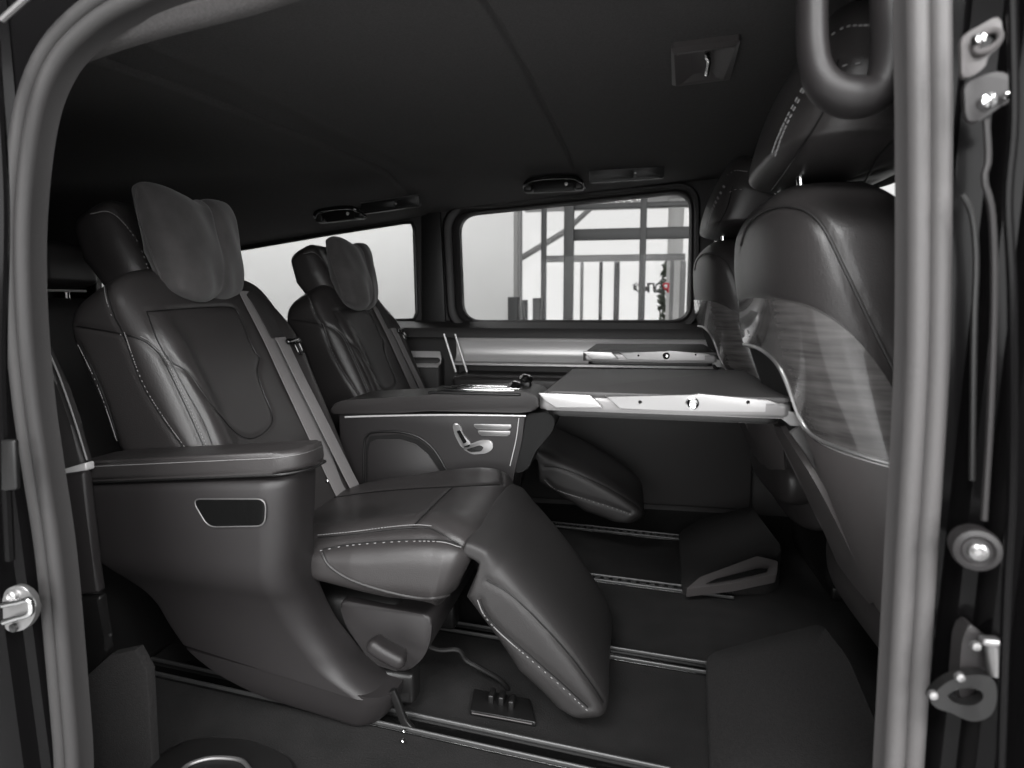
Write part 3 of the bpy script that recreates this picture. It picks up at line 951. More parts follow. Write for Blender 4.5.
for i, H in enumerate((W1, W2, W3)):
    w = struct('window_%d' % (i + 1), prism(np.array(pane(H, YF + 0.025)), (0, 0.005, 0)), GLASS)
    k = np.array(pane(H, YF))
    P = crom(k, 120, closed=True, lin=True)
    if i == 0:
        c = P.mean(0)
        big = np.array(pane(hole([(441, 208), (700, 180), (700, 331), (448, 331)], 0.10), YF))
        big = crom(big, 120, closed=True, lin=True)
        # moulded inner frame: outer foot, crest, inner foot (corresponding points by angle)
        def ang(Q):
            o = np.argsort(np.arctan2(Q[:, 2] - c[2], (Q[:, 0] - c[0]) * 0.6))
            return Q[o]
        bg, sm = ang(big), ang(P)
        rows = []
        for v, h in ((0.0, 0.0), (0.06, -0.018), (0.22, -0.030), (0.45, -0.030), (0.62, -0.022), (0.66, -0.010), (0.72, -0.012), (0.86, -0.014), (1.0, -0.004), (1.0, 0.03)):
            q = bg * (1 - v) + sm * v
            q[:, 1] = YF + h
            rows.append(q)
        struct('window_frame', rings_mesh(np.array(rows), caps=False), PLASTIC, w, angle=35)
    else:
        struct('window_frame', sweep(P, circle(0.008, 8), (0, 1, 0), closed=True), PLASTIC_D, w)

# far side: door panel below the windows
prof = [(YF, 0.795), (YF - 0.03, 0.785), (YF - 0.075, 0.765), (YF - 0.085, 0.745), (YF - 0.085, 0.725)]
xw = np.linspace(XB, XE, 50)
R = np.array([[(x, p[0], p[1]) for p in prof + [(YF - 0.03, 0.72), (YF + 0.0, 0.72)]] for x in xw])
struct('trim_2', rings_mesh(R, closed_k=False, caps=False), LEATHER_S)
xl, xr_ = at(455, 350, y=YF - 0.07)[0], at(760, 350, y=YF - 0.07)[0]
pr = [(YF - 0.083, 0.728), (YF - 0.055, 0.715), (YF - 0.045, 0.68), (YF - 0.05, 0.645), (YF - 0.075, 0.625), (YF - 0.09, 0.618), (YF - 0.09, 0.610), (YF - 0.03, 0.605)]
xx = np.linspace(xl, xr_, 20)
d1 = struct('door_1', box(((xl + xr_) / 2, YF - 0.02, 0.33), (xr_ - xl, 0.05, 0.60), 0.012), LEATHER_S)
struct('silver_panel', rings_mesh(np.array([[(x, a, b) for a, b in crom(pr[:6], 20)] for x in xx]), closed_k=False, caps=False), SATIN, d1, angle=60)
struct('silver_lip', rings_mesh(np.array([[(x, a, b) for a, b in pr[4:]] for x in xx]), closed_k=False, caps=False), ALU, d1)
struct('door_armrest', prism(np.array([(p[0], p[1], p[2]) for p in [(xl + 0.02, YF - 0.20, 0.50), (xl + 0.02, YF, 0.50), (xl + 0.02, YF, 0.585), (xl + 0.02, YF - 0.20, 0.575)]]), (0.60, 0, 0), 0.02, 4), LEATHER, d1)
pe = xr_
for a, b in (((444, 334), (456, 372)), ((455, 334), (467, 372))):
    p, q = at(*a, y=YF - 0.09), at(*b, y=YF - 0.09)
    struct('edge_trim', tube([p, (p + q) / 2, q], 0.0045, 8, m=8), SATIN, d1)
# rear quarter panel of the far side: ashtray-like silver cup, shelf
xq = at(440, 350, y=YF - 0.07)[0]
q1 = struct('trim_3', box(((XB + xq) / 2, YF - 0.03, 0.33), (xq - XB, 0.07, 0.62), 0.02), LEATHER_S)
struct('silver_cup', rings_mesh(np.array([[(x, a, b) for a, b in crom([(YF - 0.07, 0.665), (YF - 0.055, 0.64), (YF - 0.06, 0.615), (YF - 0.09, 0.605), (YF - 0.10, 0.598)], 14)] for x in np.linspace(at(408, 360, y=YF - 0.07)[0], xq, 8)]), closed_k=False, caps=False), SATIN, q1)
struct('pillar_cover', prism(A_([(421, 205), (440, 200), (446, 330), (421, 325)], y=YF - 0.014), (0, 0.014, 0), 0.006), PLASTIC_D, q1)

# near side wall round the door opening, end walls
open_path = [(72, 800), (67, 735), (52, 567), (38, 470), (28, 400), (20, 310), (19, 215), (29, 120), (48, 64), (79, 26), (128, -6), (220, -38)]
right_path = [(928, -10), (929, 120), (928, 300), (925, 400), (916, 550), (903, 768), (900, 810)]
YS = 0.72
lpts = A_(open_path, y=YS)
rpts = A_(right_path, y=YS)
loop = np.vstack([lpts, [[-0.15, YS, 1.285], [0.20, YS, 1.275], [0.285, YS, 1.215]], rpts, [[0.30, YS, 0.10], [0.26, YS, -0.04], [-0.2, YS, -0.06], [-0.70, YS, -0.05], [-0.775, YS, 0.02]]])
loop = crom(loop, 260, closed=True)
sec = []
for cx, r in ((-0.0100, 0.0108), (0.0100, 0.0108)):
    for a in np.linspace(200, -20, 12):
        sec.append((cx + r * math.cos(math.radians(a)), r * 1.1 * math.sin(math.radians(a))))
sec += [(0.024, -0.02), (-0.024, -0.02)]
V, F = sweep(loop, np.array(sec), (0, -1, 0), closed=True)
mid = np.array([V[f].mean(0) for f in F])
on_post = (mid[:, 0] > 0.22) & (mid[:, 2] < 1.24) & (mid[:, 2] > 0.0)
seal = struct('trim_4', (V, [f for f, k in zip(F, on_post) if not k]), RUBBER, angle=30)
struct('post_run', (V, [f for f, k in zip(F, on_post) if k]), PILLAR, seal, angle=30)  # front-post run of the same sweep, in a lighter grey
inner = loop.copy()
cen = loop.mean(0)
d = loop - cen
inner2d = [(p[0], p[2]) for p in (loop + d / np.linalg.norm(d, axis=1)[:, None] * 0.012)]
struct('wall_near', holed([(XB, -0.15), (XE, -0.15), (XE, 1.45), (XB, 1.45)], [inner2d], 0.742, 0.03), PAINT)
struct('wall_rear', box((XB - 0.02, (0.72 + YF) / 2, 0.68), (0.04, YF - 0.70, 1.5)), PLASTIC_D)
struct('wall_front', box((XE + 0.02, (0.72 + YF) / 2, 0.68), (0.04, YF - 0.70, 1.5)), PLASTIC_D)
struct('roof', box(((XB + XE) / 2, (0.70 + YF) / 2, 1.44), (XE - XB, YF - 0.66, 0.02)), PAINT)
# trim on the near side behind the seal
t5 = struct('trim_5', prism(A_([(30, 480), (88, 472), (97, 560), (103, 594), (40, 600)], y=0.93) - np.array([0.01, 0, 0]), (0, 0.02, 0), 0.006), PLASTIC)
struct('lower_trim', prism(A_([(40, 603), (104, 597), (106, 640), (112, 652), (90, 690), (40, 700)], y=0.93) - np.array([0.01, 0, 0]), (0, 0.02, 0), 0.006), PLASTIC_D, t5)
# third-row side armrest, close behind the door seal
ra = A_([(36, 330), (48, 350), (62, 385), (76, 425), (88, 462), (88, 470), (20, 480), (10, 340)], y=0.95) - np.array([0.012, 0, 0])
rao = struct('side_armrest', prism(ra, (0, 0.025, 0), 0.008, 4), LEATHER_S, t5)
struct('piping', tube(A_([(46, 345), (60, 378), (74, 418), (87, 460)], y=0.948), 0.0016, 6, m=30), THREAD, rao)
struct('chrome_band', prism(A_([(55, 473), (89, 463), (90, 471), (55, 481)], y=0.945) - np.array([0.008, 0, 0]), (0, 0.02, 0), 0.003), SATIN, rao)
cb_ = A_([(60, 700), (110, 655), (135, 650), (147, 672), (152, 768), (60, 800)], y=0.90)
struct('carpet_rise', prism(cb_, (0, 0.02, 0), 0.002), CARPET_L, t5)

# outer body beside the opening: black painted pillar flanges
def flange(plan, z0, z1, lean):
    R = []
    for z in np.linspace(z0, z1, 24):
        R.append([(x + lean(z), y, z) for x, y in plan])
    return rings_mesh(np.array(R), closed_k=False, caps=False)


lean_r = lambda z: 0.02 * (z - 0.75)
p1 = struct('wall_right', flange([(0.325, 0.735), (0.350, 0.728), (0.356, 0.70), (0.368, 0.695), (0.372, 0.668), (0.384, 0.66), (0.392, 0.668), (0.398, 0.655), (0.402, 0.63), (0.413, 0.618), (0.424, 0.63), (0.436, 0.62),
                                  (0.444, 0.60), (0.475, 0.595), (0.53, 0.60)], -0.15, 1.42, lean_r), PAINT)
p2 = struct('wall_left', flange([(-0.815, 0.74), (-0.842, 0.735), (-0.850, 0.715), (-0.862, 0.71), (-0.868, 0.69), (-0.90, 0.686), (-0.93, 0.69), (-0.94, 0.67), (-1.05, 0.66), (-1.3, 0.66)], -0.15, 1.42,
                                 lambda z: -0.004 + 0.040 * max(0, 0.62 - z)), PAINT)
struct('seam_ridge', tube([at(986, 120, y=0.655), at(988, 160, y=0.655), at(984, 180, y=0.655), at(992, 215, y=0.655), at(994, 300, y=0.655), at(990, 420, y=0.655), at(984, 520, y=0.655)], 0.0030, 8, m=40), PLASTIC, p1)
struct('seam_ridge', tube([at(962, 195, y=0.69), at(972, 215, y=0.69), at(976, 260, y=0.69), at(974, 330, y=0.69), at(972, 480, y=0.69)], 0.003, 8, m=40), PLASTIC_D, p1)
struct('seam_ridge', tube([at(1012, -10, y=0.625), at(1014, 120, y=0.625), at(1008, 200, y=0.625), at(1012, 300, y=0.625), at(1012, 480, y=0.625), at(1006, 600, y=0.625), at(1000, 780, y=0.625)], 0.004, 8, m=60), PAINT, p1)
struct('roof_channel', tube([at(2, 20, y=0.68), at(22, 2, y=0.68), at(40, -14, y=0.68)], 0.004, 8, m=8), ALU_D, p2)
struct('seam_ridge', tube([at(-6, 40, y=0.67), at(4, 200, y=0.67), at(2, 380, y=0.67), at(10, 560, y=0.67)], 0.006, 8, m=30), PAINT, p2)
struct('seam_clip', prism(A_([(0, 440), (14, 440), (16, 490), (0, 492)], y=0.664), (0, 0.008, 0), 0.003), PLASTIC_D, p2)

# ================================================================== door hardware
sk = Thing('door_striker', 'silver door striker plate bolted to the black rear pillar', 'striker', at(18, 630, y=0.68))
y_ = 0.672
spl = round_poly(A_([(2, 590), (22, 584), (36, 600), (36, 615), (26, 630), (4, 633)], y=y_), 0.014)
so = sk.part('plate', prism(spl, (0, 0.008, 0), 0.002), ALU)
sk.part('latch_bar', sweep(crom(A_([(3, 605), (18, 602), (29, 600), (31, 608), (29, 614), (16, 618), (4, 622)], y=y_ - 0.008), 40), circle(0.0042, 10), (0, 1, 0)), CHROME, so)
sk.part('bolt', lathe([(0, 0), (0, 0.008), (0.005, 0.008), (0.007, 0.005), (0.004, 0.003), (0.004, 0)], at(14, 595, y=y_), (0, -1, 0), 16), ALU, so)
sk.part('bolt', lathe([(0, 0), (0, 0.006), (0.004, 0.006), (0.005, 0)], at(15, 627, y=y_), (0, -1, 0), 16), GLOSS, so)

bump_ = Thing('door_stop', 'round grey rubber stop on the black front pillar', 'door stop', at(976, 566, y=0.69))
c = at(976, 549, y=0.66)
bmo = bump_.part('stop_cup', lathe([(-0.02, 0.020), (0, 0.0215), (0.006, 0.020), (0.008, 0.015), (0.005, 0.012), (0.005, 0)], c, (-0.25, -1, 0.05), 26), PLASTIC)
bump_.part('stop_screw', lathe([(0, 0), (0, 0.009), (0.007, 0.008), (0.009, 0.005), (0.006, 0.003), (0.006, 0)], c + np.array([-0.001, -0.004, 0]), (-0.25, -1, 0.05), 18), ALU, bmo)

hg = Thing('check_bracket', 'pale metal bracket with oval hole at the top of the front pillar', 'bracket', at(985, 125, y=0.66))
yb = 0.655
bp_ = A_([(961, 36), (1000, 14), (1003, 30), (1003, 42), (996, 50), (988, 56), (986, 66), (976, 74), (962, 80)], y=yb)
hgo = hg.part('plate', prism(round_poly(bp_, 0.006), (0, 0.006, 0), 0.0015), PLASTIC_G)
ring = crom(A_([(976, 46), (984, 34), (994, 30), (1000, 34), (998, 42), (988, 50), (978, 52)], y=yb - 0.004), 40, closed=True)
hg.part('hole_rim', tube(ring, 0.0030, 8, closed=True), PLASTIC_G, hgo)
hg.part('oval_hole', prism(ring + np.array([0, 0.003, 0]), (0, 0.002, 0)), GLOSS, hgo)
hg.part('rivet', lathe([(0, 0), (0, 0.006), (0.005, 0.004), (0.006, 0)], at(978, 40, y=yb - 0.006), (0, -1, 0), 14), CHROME, hgo)
lw = A_([(964, 84), (986, 74), (1004, 70), (1010, 78), (1010, 100), (996, 110), (974, 124), (966, 118)], y=0.65)
lwo = hg.part('lower_plate', prism(round_poly(lw, 0.005), (0, 0.006, 0), 0.0015), PLASTIC)
for q, r in (((986, 102), 0.0075), ((1008, 98), 0.0065)):
    hg.part('bolt', lathe([(0, 0), (0, r), (0.006, r * 0.8), (0.008, 0)], at(*q, y=0.649), (0, -1, 0), 14), CHROME, hgo)

lt_ = Thing('door_latch', 'black metal door latch claw low on the front pillar', 'latch', at(960, 720, y=0.66))
yl = 0.665
claw = A_([(926, 690), (944, 674), (968, 668), (986, 672), (990, 690), (984, 708), (966, 714), (946, 706), (930, 700)], y=yl)
holep = A_([(942, 688), (958, 681), (974, 684), (976, 692), (966, 698), (950, 696)], y=yl)
co_ = crom(claw, 40, closed=True)
ci_ = crom(holep, 40, closed=True)
R = np.array([co_, co_ + np.array([0, -0.012, 0]), ci_ + np.array([0, -0.012, 0]), ci_])
lo_ = lt_.part('claw', rings_mesh(R, closed_s=True), PLASTIC_D, angle=40)
lt_.part('latch_body', prism(round_poly(A_([(962, 640), (970, 622), (984, 636), (992, 640), (998, 676), (1000, 690), (990, 715), (968, 712), (958, 690)], y=yl + 0.004), 0.008), (0, 0.02, 0), 0.004), PLASTIC, lo_)
lt_.part('latch_pin', tube([at(991, 641, y=yl - 0.004), at(993, 655, y=yl - 0.004), at(995, 674, y=yl - 0.004)], 0.007, 10, m=8), ALU_D, lo_)
lt_.part('pin_cap', box(at(990, 641, y=yl - 0.008), (0.017, 0.012, 0.008), 0.003), ALU, lo_)
for q in ((959, 676), (975, 645), (932, 694)):
    lt_.part('rivet', lathe([(0, 0), (0, 0.005), (0.004, 0.004), (0.005, 0)], at(*q, y=yl - 0.012), (0, -1, 0), 12), ALU, lo_)

# near entry handle: a thick grey loop hanging beside the front pillar
gh = A_([(812, -60), (812, 0), (813, 50), (821, 80), (840, 95), (868, 97), (884, 84), (890, 50), (888, 0), (886, -60)], y=0.79)
single('grab_handle', sweep(crom(gh, 70), circle(0.0165, 14, 0.022), (0, 1, 0), scale=np.interp(np.linspace(0, 1, 70), [0, 0.35, 0.5, 0.62, 1], [0.95, 1.0, 1.35, 1.2, 0.95])), PLASTIC,
       'thick grey looped entry handle hanging by the front pillar', 'handle', angle=60)


# far grab handles and lamp strips under the roof edge
def far_handle(l, r, y, label):
    a, b = at(*l, y=y), at(*r, y=y)
    t = Thing('grab_handle', label, 'handle', (a + b) / 2)
    d = b - a
    up = np.array([0, 0.25, 0.97])
    pth = [a + (0, 0.03, 0.0), a + d * 0.04 + up * 0.012 - (0, 0.02, 0), a + d * 0.16 + up * 0.024 - (0, 0.035, 0), a + d * 0.5 + up * 0.028 - (0, 0.04, 0), a + d * 0.84 + up * 0.024 - (0, 0.035, 0), b - d * 0.04 + up * 0.012 - (0, 0.02, 0), b + (0, 0.03, 0)]
    t.part('grip', sweep(crom(pth, 50), circle(0.0085, 10, 0.011), (0, 1, 0)), GLOSS)
    for e in (a + d * 0.07, b - d * 0.07):
        t.part('end_mount', box(e + np.array([0, 0.02, 0]), (0.035, 0.05, 0.03), 0.008), PLASTIC_D)
    t.part('screw_cover', lathe([(0, 0), (0, 0.007), (0.004, 0.005), (0.005, 0)], a + d * 0.72 + np.array([0, -0.006, 0.006]), (0, -1, 0), 12), SATIN)
    t.part('backplate', prism(np.array([a + (0, 0.03, -0.012), b + (0, 0.03, -0.012), b - d * 0.04 + (0, 0.035, 0.035), a + d * 0.04 + (0, 0.035, 0.035)]), (0, 0.03, 0), 0.006), PLASTIC_D)
    return t


far_handle((524, 188), (583, 185), 2.37, 'black grab handle above the big window, beside the longer lamp strip')
far_handle((316, 219), (361, 214), 2.37, 'black grab handle above the far rear quarter window')


def lamp(l, r, h, y, label, split):
    a, b = at(*l, y=y), at(*r, y=y)
    t = Thing('reading_lamp', label, 'lamp', (a + b) / 2)
    d = b - a
    w = np.array([0, -0.012, h])
    q = round_poly(np.array([a, b, b + w, a + w]), 0.010)
    f = t.part('housing', prism(q, (0, 0.02, 0), 0.003), PLASTIC_D)
    def sub(u0, u1, nm, m, off=-0.002):
        p = np.array([a + d * u0 + w * 0.16, a + d * u1 + w * 0.16, a + d * u1 + w * 0.80, a + d * u0 + w * 0.80]) + np.array([0, off, 0])
        t.part(nm, prism(round_poly(p, 0.006), (0, 0.006, 0), 0.001), m, f)
    sub(0.05, split - 0.02, 'lens', PLASTIC_D)
    sub(split + 0.02, 0.95, 'lens', PLASTIC_D)
    t.part('frame_edge', tube(np.array([a + w + (0, -0.002, 0), (a + b) / 2 + w + (0, -0.002, 0), b + w + (0, -0.002, 0)]), 0.0022, 6, m=6), ALU_D, f)
    t.part('switch_dot', lathe([(0, 0), (0, 0.004), (0.003, 0.003), (0.003, 0)], a + d * split + w * 0.5, (0, -1, 0), 10), SATIN, f)
    return t


lamp((589, 183), (664, 178), 0.045, 2.37, 'long black reading lamp strip above the right half of the big window', 0.62)
lamp((362, 214), (420, 206), 0.040, 2.37, 'slim black reading lamp strip above the rear quarter window', 0.6)

# air vent in the headliner
cv = Thing('ceiling_vent', 'slanted black air vent with chrome nub set in the headliner', 'vent', at(705, 62, z=1.36))
oc = A_([(671, 46), (741, 37), (730, 78), (672, 84)], z=1.352)
ic = A_([(677, 51), (733, 43), (716, 74), (680, 80)], z=1.352)
fl_ = A_([(690, 52), (713, 49), (710, 72), (692, 76)], z=1.352)
R = np.array([round_poly(oc + (0, 0, 0.015), 0.008), round_poly(oc - (0, 0, 0.004), 0.008), round_poly((oc + ic) / 2 - (0, 0, 0.010), 0.008), round_poly(ic - (0, 0, 0.008), 0.008), round_poly(fl_ + (0, 0, 0.003), 0.006)])
cvo = cv.part('bezel', rings_mesh(R), PLASTIC_G, angle=25)
nb = A_([(706, 52), (709, 58), (708, 66), (706, 76)], z=1.345)
cv.part('nub', tube(nb, 0.006, 8, m=16, scale=np.array([0.5, 1.0, 1.3, 1.2] + [1.0] * 8 + [1.1, 1.1, 0.8, 0.4])), CHROME, cvo, 'chrome nub')

# ================================================================== floor fittings
rl = ['floor rail nearest the open door, running under the near captain seat', 'floor rail just beyond the hanging leg rest', 'floor rail below the folded table, ending at the black cover',
      'floor rail farthest from the open door']
for i, (yy, x0, x1, w) in enumerate(((1.162, -1.7, 0.10, 0.055), (1.495, -0.95, 0.21, 0.05), (1.905, -0.95, 0.33, 0.045), (2.35, -0.95, 0.22, 0.05))):
    t = Thing('seat_rail', rl[i], 'rail', ((x0 + x1) / 2, yy, 0), 'seat rails in the floor')
    L = x1 - x0
    xm = (x0 + x1) / 2
    t.o.rotation_euler[2] = -0.12
    o = t.part('channel', join(box((xm, yy, 0.002), (L, w, 0.004), 0.001)), GLOSS)
    for s_ in (-1, 1):
        t.part('rail_lip', box((xm, yy + s_ * w * 0.40, 0.007), (L, 0.006, 0.010), 0.003), RAIL, o)
    if i > 1:
        t.part('toothed_strip', join(*[box((x, yy, 0.006), (0.012, w * 0.3, 0.006), 0.001, seg=1) for x in np.arange(max(x0, -0.5) + 0.02, x1, 0.028)]), PLASTIC_D, o)
t = Thing('rail_clip', 'small black clip with two bright studs on the nearest floor rail', 'clip', at(405, 722, z=0.01))
to = t.part('clip_body', sweep(crom(A_([(392, 690), (398, 704), (404, 720), (412, 730)], y=1.10), 14), np.array(rr(-0.008, 0.008, -0.006, 0.006, 0.003, 3)), (0, 1, 0)), PLASTIC_D)
for q in ((404, 731), (403, 741)):
    t.part('stud', lathe([(0, 0), (0, 0.004), (0.003, 0.004), (0.005, 0)], at(*q, z=0.012), (0, -0.4, 1), 10), CHROME, to)

# carpeted humps and the black rail cover
g1 = np.array([at(706, 655, z=0.045), at(760, 640, z=0.07), at(822, 624, z=0.10), at(850, 660, z=0.10), at(905, 790, z=0.08), at(712, 800, z=0.03)])
def hump_mesh(g, drop=0.10, b=0.012):
    P = round_poly(g, 0.03)
    lo = P.copy()
    lo[:, 2] = 0.0
    c = P.mean(0)
    rings = [lo, lo * 0.3 + P * 0.7, P, (P - c) * 0.97 + c + (0, 0, 0.006), (P - c) * 0.6 + c + (0, 0, 0.008)]
    return rings_mesh(np.array(rings))


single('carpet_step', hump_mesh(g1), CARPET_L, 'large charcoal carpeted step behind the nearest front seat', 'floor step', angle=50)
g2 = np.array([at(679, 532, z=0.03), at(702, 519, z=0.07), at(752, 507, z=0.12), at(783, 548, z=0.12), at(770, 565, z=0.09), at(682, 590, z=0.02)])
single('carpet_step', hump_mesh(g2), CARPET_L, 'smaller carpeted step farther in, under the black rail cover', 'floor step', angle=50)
rc = Thing('rail_cover', 'sloping black plastic rail end cover on the far carpeted step', 'cover', at(720, 590, z=0.0))
q = np.array([at(686, 589, z=0.05), at(700, 577, z=0.07), at(757, 556, z=0.13), at(778, 561, z=0.13), at(777, 574, z=0.105), at(735, 583, z=0.075)])
rco = rc.part('cover_body', prism(round_poly(q, 0.006), (0, 0.012, -0.030), 0.003), PLASTIC_G)
q2 = np.array([at(706, 583.5, z=0.072), at(717, 578.5, z=0.083), at(757, 568.5, z=0.122), at(768, 568.5, z=0.128), at(767, 571.5, z=0.121), at(735, 579, z=0.088)])
rc.part('groove', prism(q2, (0, 0.004, -0.004), 0), GLOSS, rco)

# cable and bracket under the leg rest
fbk = Thing('floor_bracket', 'black plastic cable bracket on the floor under the near leg rest', 'bracket', at(503, 708, z=0))
bq = A_([(474, 690), (530, 700), (536, 724), (470, 712)], z=0.008)
fo = fbk.part('plate', prism(bq - np.array([0, 0, 0.008]), (0, 0, 0.012), 0.003), PLASTIC_D)
for px, py in ((492, 696), (502, 698), (512, 702)):
    fbk.part('clip', box(at(px, py, z=0.02), (0.012, 0.03, 0.02), 0.003), PLASTIC_D, fo)
fbk.part('plate_edge', tube([at(472, 713, z=0.012), at(500, 718, z=0.012), at(532, 724, z=0.012)], 0.0015, 6, m=6), PLASTIC_G, fo)
single('cable', tube([at(424, 645, y=1.24), at(440, 650, y=1.24), at(458, 650, y=1.245), at(466, 660, y=1.25), at(480, 668, y=1.25), at(500, 680, y=1.26), at(510, 694, y=1.27), at(511, 706, y=1.275)], 0.0055, 8, m=50), PLASTIC_D,
       'thick black cable curving under the near leg rest', 'cable')

# entry step at the sill
es = Thing('entry_step', 'black entry step tread at the sill of the open door', 'step', (-0.62, 0.90, 0.0))
eo_ = A_([(150, 768), (170, 748), (200, 740), (250, 742), (290, 760), (300, 800), (150, 800)], z=0.012)
eo = es.part('tread', prism(round_poly(eo_ - np.array([0, 0, 0.010]), 0.03), (0, 0, 0.016), 0.005), PLASTIC_D)
es.part('tread_edge', tube(A_([(180, 772), (190, 764), (212, 758), (240, 760), (252, 772)], z=0.022), 0.004, 8, m=30), ALU_D, eo, 'metal tread edge')

# dashboard side and floor tunnel far ahead, dark
struct('trim_6', box((1.45, 1.7, 0.45), (0.45, 1.7, 0.85), 0.08), PLASTIC_D)

# ================================================================== showroom beyond the far windows
ZG = -0.55
struct('showroom_floor', box((-0.5, 3.0, ZG - 0.05), (26, 19, 0.1)), TILE)
yfc = 6.0
xc = at(524, 250, y=yfc)[0]
struct('wall_showroom', box(((xc - 9) / 2 - 0.02, yfc - 0.35, 1.4), (9 + xc, 0.2, 3.95)), WHITE)
gf = Thing('glass_facade', 'glazed showroom entrance front with grey posts beyond the far window', 'glass front', (0.5, yfc, ZG))


def X_(px, y=yfc):
    return at(px, 270, y=y)[0]


def Zp(py, px=600, y=yfc):
    return at(px, py, y=y)[2]


post_o = None
for a, b, m_, dy_ in ((515, 522, MULLION_L, -0.02), (541.5, 546, MULLION, 0), (564.5, 574, MULLION, -0.05), (639, 645.5, MULLION, 0), (688, 694, MULLION, 0)):
    gf.part('post', box(((X_(a) + X_(b)) / 2, yfc + dy_, 1.2), (X_(b) - X_(a), 0.10, 3.5), 0.005), m_, None, 'pale post' if m_ is MULLION_L else None)
for a, b in ((229, 240), (204, 209)):
    z1, z0_ = Zp(a), Zp(b)
    x0, x1 = X_(570), X_(740)
    gf.part('transom', box(((x0 + x1) / 2, yfc, (z0_ + z1) / 2), (x1 - x0, 0.08, z1 - z0_), 0.005), MULLION)
z1, z0_ = Zp(250), Zp(257)
gf.part('door_head', box(((X_(534) + X_(690)) / 2, yfc + 0.55, (z0_ + z1) / 2), (X_(690) - X_(534), 0.08, z1 - z0_), 0.005), MULLION_L)
for px, w in ((582, 3), (601, 3.4), (617, 5.5), (672, 3.5), (683, 5)):
    gf.part('door_stile', box((X_(px, yfc + 0.55), yfc + 0.55, 0.38), (w * 0.0105, 0.06, 1.9), 0.004), MULLION if px in (617, 601) else MULLION_L)
gf.part('pane', box(((X_(570) + X_(740)) / 2, yfc + 0.0, 1.2), (X_(740) - X_(570), 0.01, 3.5)), GLASS_C)
gf.part('pane', box(((X_(520) + X_(570)) / 2, yfc + 0.0, 1.2), (X_(570) - X_(520), 0.01, 3.5)), GLASS_C)
# canopy beams outside
for (a, b, r) in (((508, 266), (566, 231), 0.035), ((566, 231), (592, 207), 0.03)):
    gf.part('brace', tube([at(*a, y=7.2), (at(*a, y=7.2) + at(*b, y=7.2)) / 2, at(*b, y=7.2)], r, 8, m=4), MULLION_L)
struct('trim_7', box((0.6, 8.4, 2.32), (4.2, 1.6, 0.12)), MULLION_L)
# column outside
single('column', lathe([(0, 0.10), (3.4, 0.10)], (at(676, 220, y=8.5)[0], 8.5, ZG), (0, 0, 1), 24), WHITE, 'round pale column outside the glass entrance', 'column')
# turnstile-like posts standing by the wall end
for px, w, h0, lab in ((514, 0.10, 297, 'stout dark post at the end of the white wall'), (525, 0.045, 300, 'thin dark post between two stouter posts'), (537, 0.07, 298, 'dark post just left of the first glass pane')):
    p = at(px, h0, y=5.55)
    V, F = prism([(x, y, 0) for x, y in rr(-w / 2, w / 2, -0.05, 0.05, 0.02)], (0, 0, p[2] - ZG), 0.01)
    o = single('barrier_post', (V + np.array([p[0], 5.55, ZG]), F), MULLION, lab, 'post', angle=50)
# lettering on the glass, read from outside
def letter(chs, px, py, h, m_, label, y=yfc - 0.02):
    cu_ = bpy.data.curves.new('letter', 'FONT')
    cu_.body = chs
    cu_.size = 1.0
    cu_.extrude = 0.02
    cu_.offset = 0.025
    o = bpy.data.objects.new('letter', cu_)
    COL.objects.link(o)
    bpy.context.view_layer.update()
    dg = bpy.context.evaluated_depsgraph_get()
    me = bpy.data.meshes.new_from_object(o.evaluated_get(dg))
    V = np.array([v.co[:] for v in me.vertices])
    F = [list(p.vertices) for p in me.polygons]
    bpy.data.objects.remove(o)
    bpy.data.curves.remove(cu_)
    lo, hi = V.min(0), V.max(0)
    k = h / 0.72
    V = (V - np.array([(lo[0] + hi[0]) / 2, 0, 0])) * k
    p = at(px, py, y=y)
    W = np.stack([-V[:, 0], V[:, 2] * 0.2, V[:, 1]], 1) + p
    s = single('window_letter', (W, F), m_, label, 'letter', 'shop name on the glass entrance', smooth=False)


for ch, px, m_, lab in (('Р', 665.5, RED, 'red mirrored letter that starts the name on the glass'), ('О', 659, INK, 'dark round letter next to the red one'), ('Л', 652, INK, 'dark mirrored letter just right of the glass post'),
                        ('Ь', 645, INK, 'dark mirrored letter half hidden by the glass post'), ('Ф', 636, INK, 'dark letter left of the glass post, end of the name')):
    letter(ch, px, 292.5, 0.085, m_, lab)
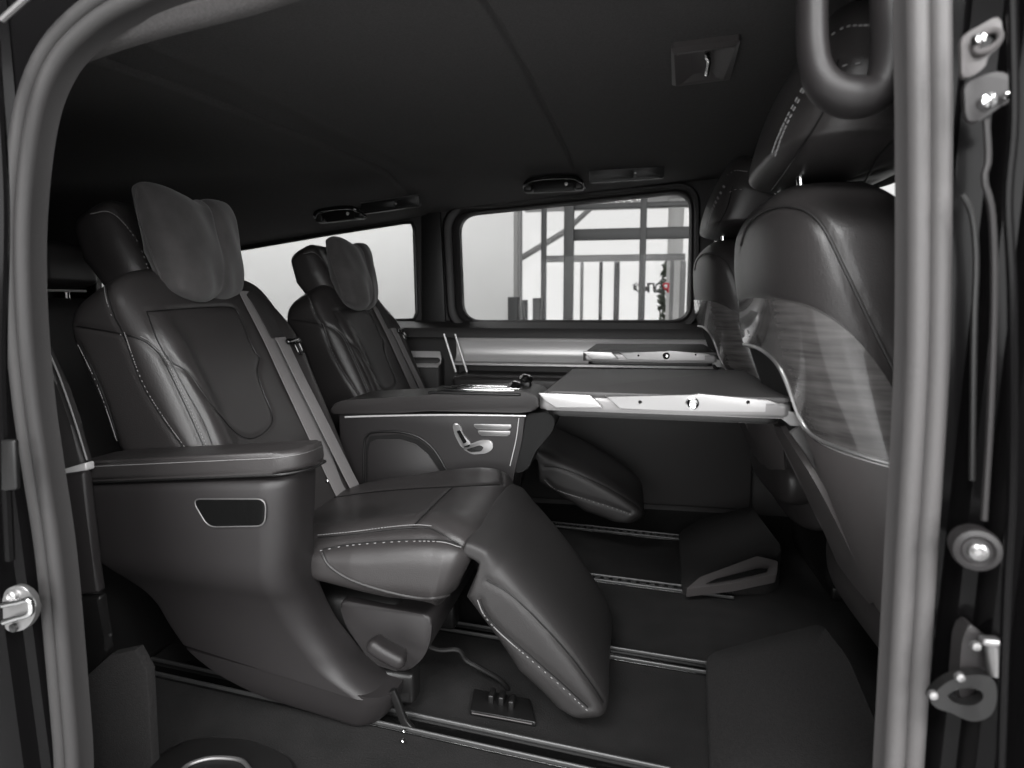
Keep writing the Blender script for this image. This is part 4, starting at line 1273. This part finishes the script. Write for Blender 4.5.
# leafy shrub outside
tp_ = at(670, 300, y=9.0)
sh = Thing('shrub', 'leafy shrub outside behind the red letter on the glass', 'shrub', (tp_[0], 9.0, ZG))
lv_ = []
for i in range(420):
    u = np.random.normal(size=3)
    u /= np.linalg.norm(u)
    c = np.array([0.16, 0.16, 0.62]) * u * np.random.uniform(0.5, 1) ** 0.4 + np.array([tp_[0], 9.0, 1.0])
    a = np.random.normal(size=3)
    a /= np.linalg.norm(a)
    b = np.cross(a, np.random.normal(size=3))
    b /= np.linalg.norm(b)
    lv_.append(([c - a * 0.06, c + b * 0.025, c + a * 0.06, c - b * 0.025], [[0, 1, 2, 3]]))
sh.part('foliage', join(*lv_), LEAF, None, stuff=True, smooth=False)
sh.part('stem', tube([(tp_[0], 9.0, ZG), (tp_[0] + 0.02, 9.0, 0.2), (tp_[0], 9.0, 0.9)], 0.03, 8, m=8), MULLION)

# ================================================================== light
world = bpy.data.worlds.new('world')
SC.world = world
world.use_nodes = True
world.node_tree.nodes['Background'].inputs[0].default_value = (1.0, 0.995, 0.985, 1)
world.node_tree.nodes['Background'].inputs[1].default_value = 1.12


def area(name, loc, target, sx, sy, power):
    l = bpy.data.lights.new(name, 'AREA')
    l.shape = 'RECTANGLE'
    l.size, l.size_y = sx, sy
    l.energy = power
    o = bpy.data.objects.new(name, l)
    COL.objects.link(o)
    o.location = loc
    o.rotation_euler = (Vector(target) - Vector(loc)).to_track_quat('-Z', 'Y').to_euler()
    return o


struct('wall_behind', box((-1.0, -5.05, 1.4), (16.4, 0.1, 4.0)), SHOW)
struct('wall_side', box((-9.1, 0.5, 1.4), (0.1, 11.2, 4.0)), SHOW)
struct('wall_end', box((7.1, 0.5, 1.4), (0.1, 11.2, 4.0)), SHOW)
struct('showroom_ceiling', box((-1.0, 0.5, 3.45), (16.4, 11.2, 0.1)), SHOW)
area('cabin_fill_light', (1.6, -4.8, 1.75), (1.6, 0.0, 1.2), 10.8, 2.4, 470)  # broad fill added behind the camera to brighten the cabin
area('overhead_fill', (-0.6, -2.2, 3.3), (-0.2, -1.2, 0), 2.0, 0.8, 190)  # unseen light added overhead to brighten the cabin through the open door
area('overhead_fill', (2.2, -1.6, 2.9), (0.2, 0.9, 0.7), 1.6, 0.8, 120)  # unseen light added high on the right to brighten door post and seats
area('overhead_fill', (-3.0, 4.0, 3.35), (-3.0, 4.0, 0.0), 3.0, 0.8, 90)  # unseen overhead light on the white wall beyond the far windows

SC.view_settings.view_transform = 'Standard'
SC.view_settings.look = 'None'
SC.view_settings.gamma = 1.0
SC.view_settings.exposure = 0.2
SC.view_settings.use_curve_mapping = False
SC.cycles.use_denoising = True
